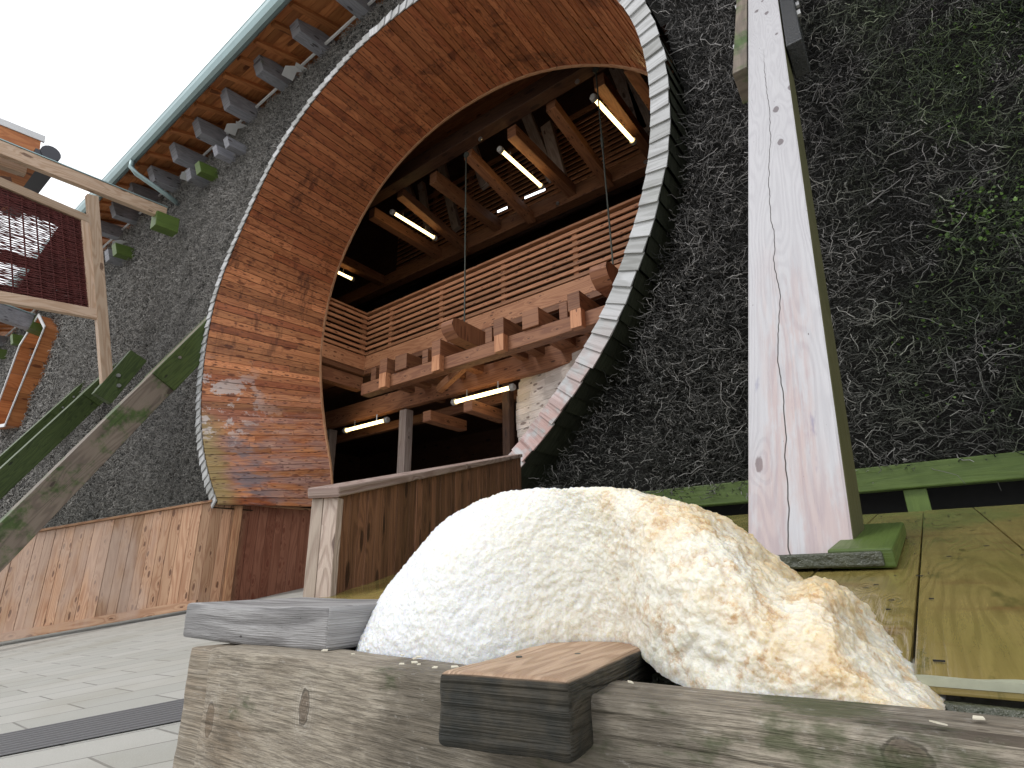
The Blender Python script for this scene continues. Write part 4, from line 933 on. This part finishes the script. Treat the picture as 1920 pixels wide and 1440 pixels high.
# ------------------------------------------------------------------ trough in the foreground: rough heavy timber
def rough_box(name, x0, x1, y0, y1, z0, z1, mat, parent, res, r=.006, amp=.002, axis=0, grain=None, rot=0, seed=0, freq=30, chips=.0, skew=None):
    """subdivided box with rounded, worn edges; grain along axis"""
    dims = (x1 - x0, y1 - y0, z1 - z0); o0 = (x0, y0, z0); bm = bmesh.new(); uvl = bm.loops.layers.uv.new('UVMap')
    faces = []
    for ax in range(3):
        u, v = [(1, 2), (2, 0), (0, 1)][ax]; nu = max(1, int(dims[u] / res)); nv = max(1, int(dims[v] / res))
        for side in (0, 1):
            grid = [[None] * (nv + 1) for _ in range(nu + 1)]
            for i in range(nu + 1):
                for j in range(nv + 1):
                    p = [0, 0, 0]; p[ax] = dims[ax] * side; p[u] = dims[u] * i / nu; p[v] = dims[v] * j / nv; grid[i][j] = bm.verts.new(p)
            for i in range(nu):
                for j in range(nv):
                    vs = [grid[i][j], grid[i + 1][j], grid[i + 1][j + 1], grid[i][j + 1]]
                    if not side: vs.reverse()
                    f = bm.faces.new(vs); f.smooth = True
                    for l in f.loops:
                        c = l.vert.co; others = [k for k in range(3) if k != axis]
                        if ax == axis: l[uvl].uv = (c[others[0]] * .3 + 3, c[others[1]])
                        else: l[uvl].uv = (c[axis], c[u if u != axis else v] + ax * 3.3 + side * 1.7)
    bmesh.ops.remove_doubles(bm, verts=bm.verts, dist=res * .05)
    for v in bm.verts:
        c = v.co
        rr = r * (1 + .9 * mnoise.noise(Vector((c.x * 18 + seed, c.y * 18, c.z * 18))))
        if chips: rr += max(0, mnoise.noise(Vector((c.x * 9 + seed * 3, c.y * 9, c.z * 9))) - .15) * chips
        q = Vector([min(max(c[k], rr), dims[k] - rr) for k in range(3)]); d = c - q
        if d.length > 1e-9: c2 = q + d.normalized() * min(d.length, rr)
        else: c2 = c
        s = Vector([(freq * .12 if k == axis else freq) * c2[k] for k in range(3)]) + Vector((seed, seed * 2, 0))
        n = mnoise.fractal(s, 1.0, 2.0, 4) * amp; nr = v.normal if v.normal.length else Vector((0, 0, 1))
        cen = Vector([min(max(c2[k], dims[k] * .3), dims[k] * .7) for k in range(3)])
        v.co = c2 + (c2 - cen).normalized() * n
        v.co += Vector((0, 0, .004 * mnoise.noise(Vector((c.x * 3 + seed, 0, 0)))))
    Mx = Matrix.Translation(Vector(o0))
    if rot:
        pc = Vector(((x0 + x1) / 2, (y0 + y1) / 2, 0)); Mx = Matrix.Translation(pc) @ Matrix.Rotation(rot, 4, 'Z') @ Matrix.Translation(-pc) @ Mx
    bmesh.ops.transform(bm, matrix=Mx, verts=bm.verts)
    if skew: 
        for v in bm.verts: v.co = skew(v.co)
    me = bpy.data.meshes.new(name); bm.to_mesh(me); bm.free()
    at = me.attributes.new('tone', 'FLOAT', 'FACE'); at.data.foreach_set('value', [.13 + seed * .07] * len(me.polygons)); me.materials.append(WD[mat])
    o = bpy.data.objects.new(name, me); C.objects.link(o); o.parent = parent; o.matrix_parent_inverse = parent.matrix_world.inverted(); return o
tr = empty('brine_trough', (-.3, .44, -.45), 'heavy weathered grey plank trough edge across the foreground', 'trough')
ZP = -.085
FX0 = onY(395, 1207, .402).x; SX0 = onY(359, 1201, .412).x
rough_box('front_plank', FX0, .95, .402, .474, -.42, ZP, 'trough', tr, .005, r=.004, amp=.0022, seed=3, chips=.012)
rough_box('side_plank', SX0, FX0 - .002, .412, .60, -.42, ZP - .004, 'trough', tr, .006, r=.004, amp=.0016, axis=1, seed=5)
cp = rough_box('cap_plank', -.985, -.615, .445, .66, ZP + .001, -.034, 'cap', tr, .005, r=.0045, amp=.0012, seed=1, chips=.006)
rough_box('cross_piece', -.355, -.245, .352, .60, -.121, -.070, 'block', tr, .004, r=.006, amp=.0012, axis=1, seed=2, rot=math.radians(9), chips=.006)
mb = MB(); mb.box(-.84, .95, .476, .57, -.40, -.155); mb.build('trough_bed', WD['wetstone'], tr)
rough_box('back_plank', -.84, .95, .570, .588, -.36, -.0965, 'wetstone', tr, .008, r=.003, amp=.002, seed=8)
mb = MB()
for k in range(26):
    x = random.uniform(-.62, .1); y = random.uniform(.41, .47); q = Vector((x, y, ZP + .004)); a = random.random() * 3; L = random.uniform(.0015, .004)
    d = Vector((math.cos(a), math.sin(a), 0)) * L; e = Vector((-math.sin(a), math.cos(a), .2)) * L * .6
    mb.prism([q - d - e, q + d - e, q + d + e * .6, q - d * .5 + e], [p_ + Vector((0, 0, .0008)) for p_ in (q - d - e, q + d - e, q + d + e * .6, q - d * .5 + e)])
tag(mb.build('salt_flakes', plain('flake', (.6, .56, .45), .5), tr), kind='stuff')
mb = MB(); 
for x, y in ((-.322, .435), (-.286, .475)):
    mb.tube([(x, y, -.0715), (x, y, -.0688)], .0028, 8)
mb.build('nail', WD['rod'], tr)

# ------------------------------------------------------------------ salt foam
T = NT('foam'); p = T.pos(); s = T.n('SeparateXYZ', {0: p}).outputs
n1 = T.noise(p, 9, 6, .65); n2 = T.noise(p, 34, 6, .7); n3 = T.noise(p, 240, 4, .8)
x_ = T.math('ADD', s[0], T.math('MULTIPLY', T.math('SUBTRACT', n1, .5), .38))
cream = T.maprange(x_, -.56, -.28); tan = T.maprange(T.math('ADD', T.math('ADD', T.math('SUBTRACT', x_, .03), T.math('MULTIPLY', T.math('SUBTRACT', n2, .5), .30)), T.math('MULTIPLY', s[2], .9)), -.30, -.10)
c_ = T.mix(T.math('MULTIPLY', cream, .8), rgb(.715, .73, .74), rgb(.73, .70, .585)); c_ = T.mix(T.math('MULTIPLY', T.math('MULTIPLY', tan, T.maprange(n1, .3, .55)), .85), c_, rgb(.64, .49, .28))
vn = T.math('ABSOLUTE', T.math('SUBTRACT', T.noise(p, 20, 6, .7), .5)); rd = T.math('MULTIPLY', T.math('MULTIPLY', T.maprange(vn, .05, .0), T.maprange(n2, .42, .6)), T.maprange(x_, -.38, -.16)); c_ = T.mix(T.math('MULTIPLY', rd, .7), c_, rgb(.48, .27, .10))
c_ = T.mix(T.maprange(n3, .50, .72, 0, .14), c_, rgb(.55, .50, .38))
T.l(c_, T.b.inputs['Base Color']); T.b.inputs['Roughness'].default_value = .28; T.b.inputs['Subsurface Weight'].default_value = .8; T.b.inputs['Subsurface Radius'].default_value = (.035, .028, .016)
T.b.inputs['Subsurface Scale'].default_value = .5
vb = T.n('TexVoronoi', {'Vector': p, 'Scale': 190.0}).outputs['Distance']; vb2 = T.n('TexVoronoi', {'Vector': p, 'Scale': 420.0}).outputs['Distance']
hh = T.math('ADD', T.math('MULTIPLY', vb, -.7), T.math('ADD', T.math('MULTIPLY', vb2, -.35), n3))
T.l(T.n('Bump', {'Strength': .5, 'Distance': .003, 'Height': hh}).outputs[0], T.b.inputs['Normal'])
WD['foam'] = T.m
YR_ = .575
sil = [(688, 1212), (700, 1165), (716, 1130), (740, 1090), (768, 1055), (795, 1020), (822, 990), (860, 960), (900, 936), (950, 921), (1000, 914), (1060, 919), (1120, 916), (1180, 919), (1250, 935), (1300, 950), (1340, 972), (1378, 1003), (1412, 1034), (1435, 1060), (1458, 1084), (1480, 1096), (1505, 1092), (1525, 1084), (1548, 1092), (1568, 1112), (1588, 1150), (1618, 1188), (1650, 1220), (1690, 1252), (1735, 1284), (1775, 1316)]
rid = [onY(x, y, YR_) for x, y in sil]
base_f = [onY(*q, .470) for q in [(688, 1214), (1760, 1330)]]
xs_ = np.array([q.x for q in rid]); zs_ = np.array([q.z for q in rid]); 
arc = np.concatenate([[0], np.cumsum(np.hypot(np.diff(xs_), np.diff(zs_)))]); NU = 560; uu = np.linspace(0, arc[-1], NU)
rx = np.interp(uu, arc, xs_); rz = np.interp(uu, arc, zs_)
verts = []; NVv = 280; x0f, x1f = rx[0], rx[-1]
fx0, fx1 = base_f[0].x, base_f[1].x
for i in range(NU):
    fr = i / (NU - 1); top = Vector((rx[i], YR_, max(rz[i], -.098)))
    bxx = fx0 + (fx1 - fx0) * ((rx[i] - x0f) / (x1f - x0f)) * .96 + .02 * fr
    nt = math.exp(-((bxx + .305) / .085) ** 2)
    f = Vector((bxx, .468 + .105 * nt, -.094 + .022 * nt)); b = Vector((bxx * .99 + rx[i] * .01, .80, -.115))
    hgt = top.z + .094
    for j in range(NVv):
        v = j / (NVv - 1)
        if v < .62:
            t = v / .62; a = t * math.pi / 2
            # bulging front: quarter superellipse from foot to ridge
            ty = 1 - math.cos(a) ** 1.0; tz = math.sin(a) ** .8
            p = Vector((f.x + (top.x - f.x) * t ** 1.1, f.y + (top.y - f.y) * (ty), f.z + (top.z - f.z) * tz))
        else:
            t = (v - .62) / .38; a = t * math.pi / 2
            p = Vector((top.x + (b.x - top.x) * t, top.y + (b.y - top.y) * math.sin(a), b.z + (top.z - b.z) * math.cos(a)))
        verts.append(p)
faces = [(i * NVv + j, (i + 1) * NVv + j, (i + 1) * NVv + j + 1, i * NVv + j + 1) for i in range(NU - 1) for j in range(NVv - 1)]
me = bpy.data.meshes.new('salt_foam'); me.from_pydata([tuple(v) for v in verts], [], faces); me.update()
nrm = [v.normal.copy() for v in me.vertices]
flip = -1 if nrm[NVv * (NU // 2) + 30].y > 0 else 1
for i, v in enumerate(me.vertices):
    c = v.co.copy(); fadein = min(1, max(0, (c.z + .10) / .03))
    rough_ = .15 + 1.1 * min(1, max(0, (c.x + .45) / .3))
    d = .004 * mnoise.noise(c * 14) + .0030 * rough_ * mnoise.fractal(c * 48 + Vector((3, 1, 7)), 1.0, 2.1, 3) + .0010 * mnoise.fractal(c * 150, .8, 2.1, 4) + .0006 * (1 - abs(mnoise.noise(c * 260)) * 2)
    r_ = mnoise.noise(c * 26 + Vector((9, 9, 9))); d -= .0045 * rough_ * max(0, .35 - abs(r_) * 2.2)
    if c.z > -.085: d += .0022 * (.45 - mnoise.voronoi(c * 120)[0][0]) + .0016 * (.45 - mnoise.voronoi(c * 300)[0][0])
    v.co = c + nrm[i] * flip * d * (.35 + .65 * fadein)
me.polygons.foreach_set('use_smooth', [True] * len(me.polygons)); me.update()
if flip < 0: me.flip_normals()
me.materials.append(WD['foam']); fo = bpy.data.objects.new('salt_foam', me); C.objects.link(fo)
tag(fo, 'big mound of white to yellowish brown brine foam bulging over the trough', 'foam')
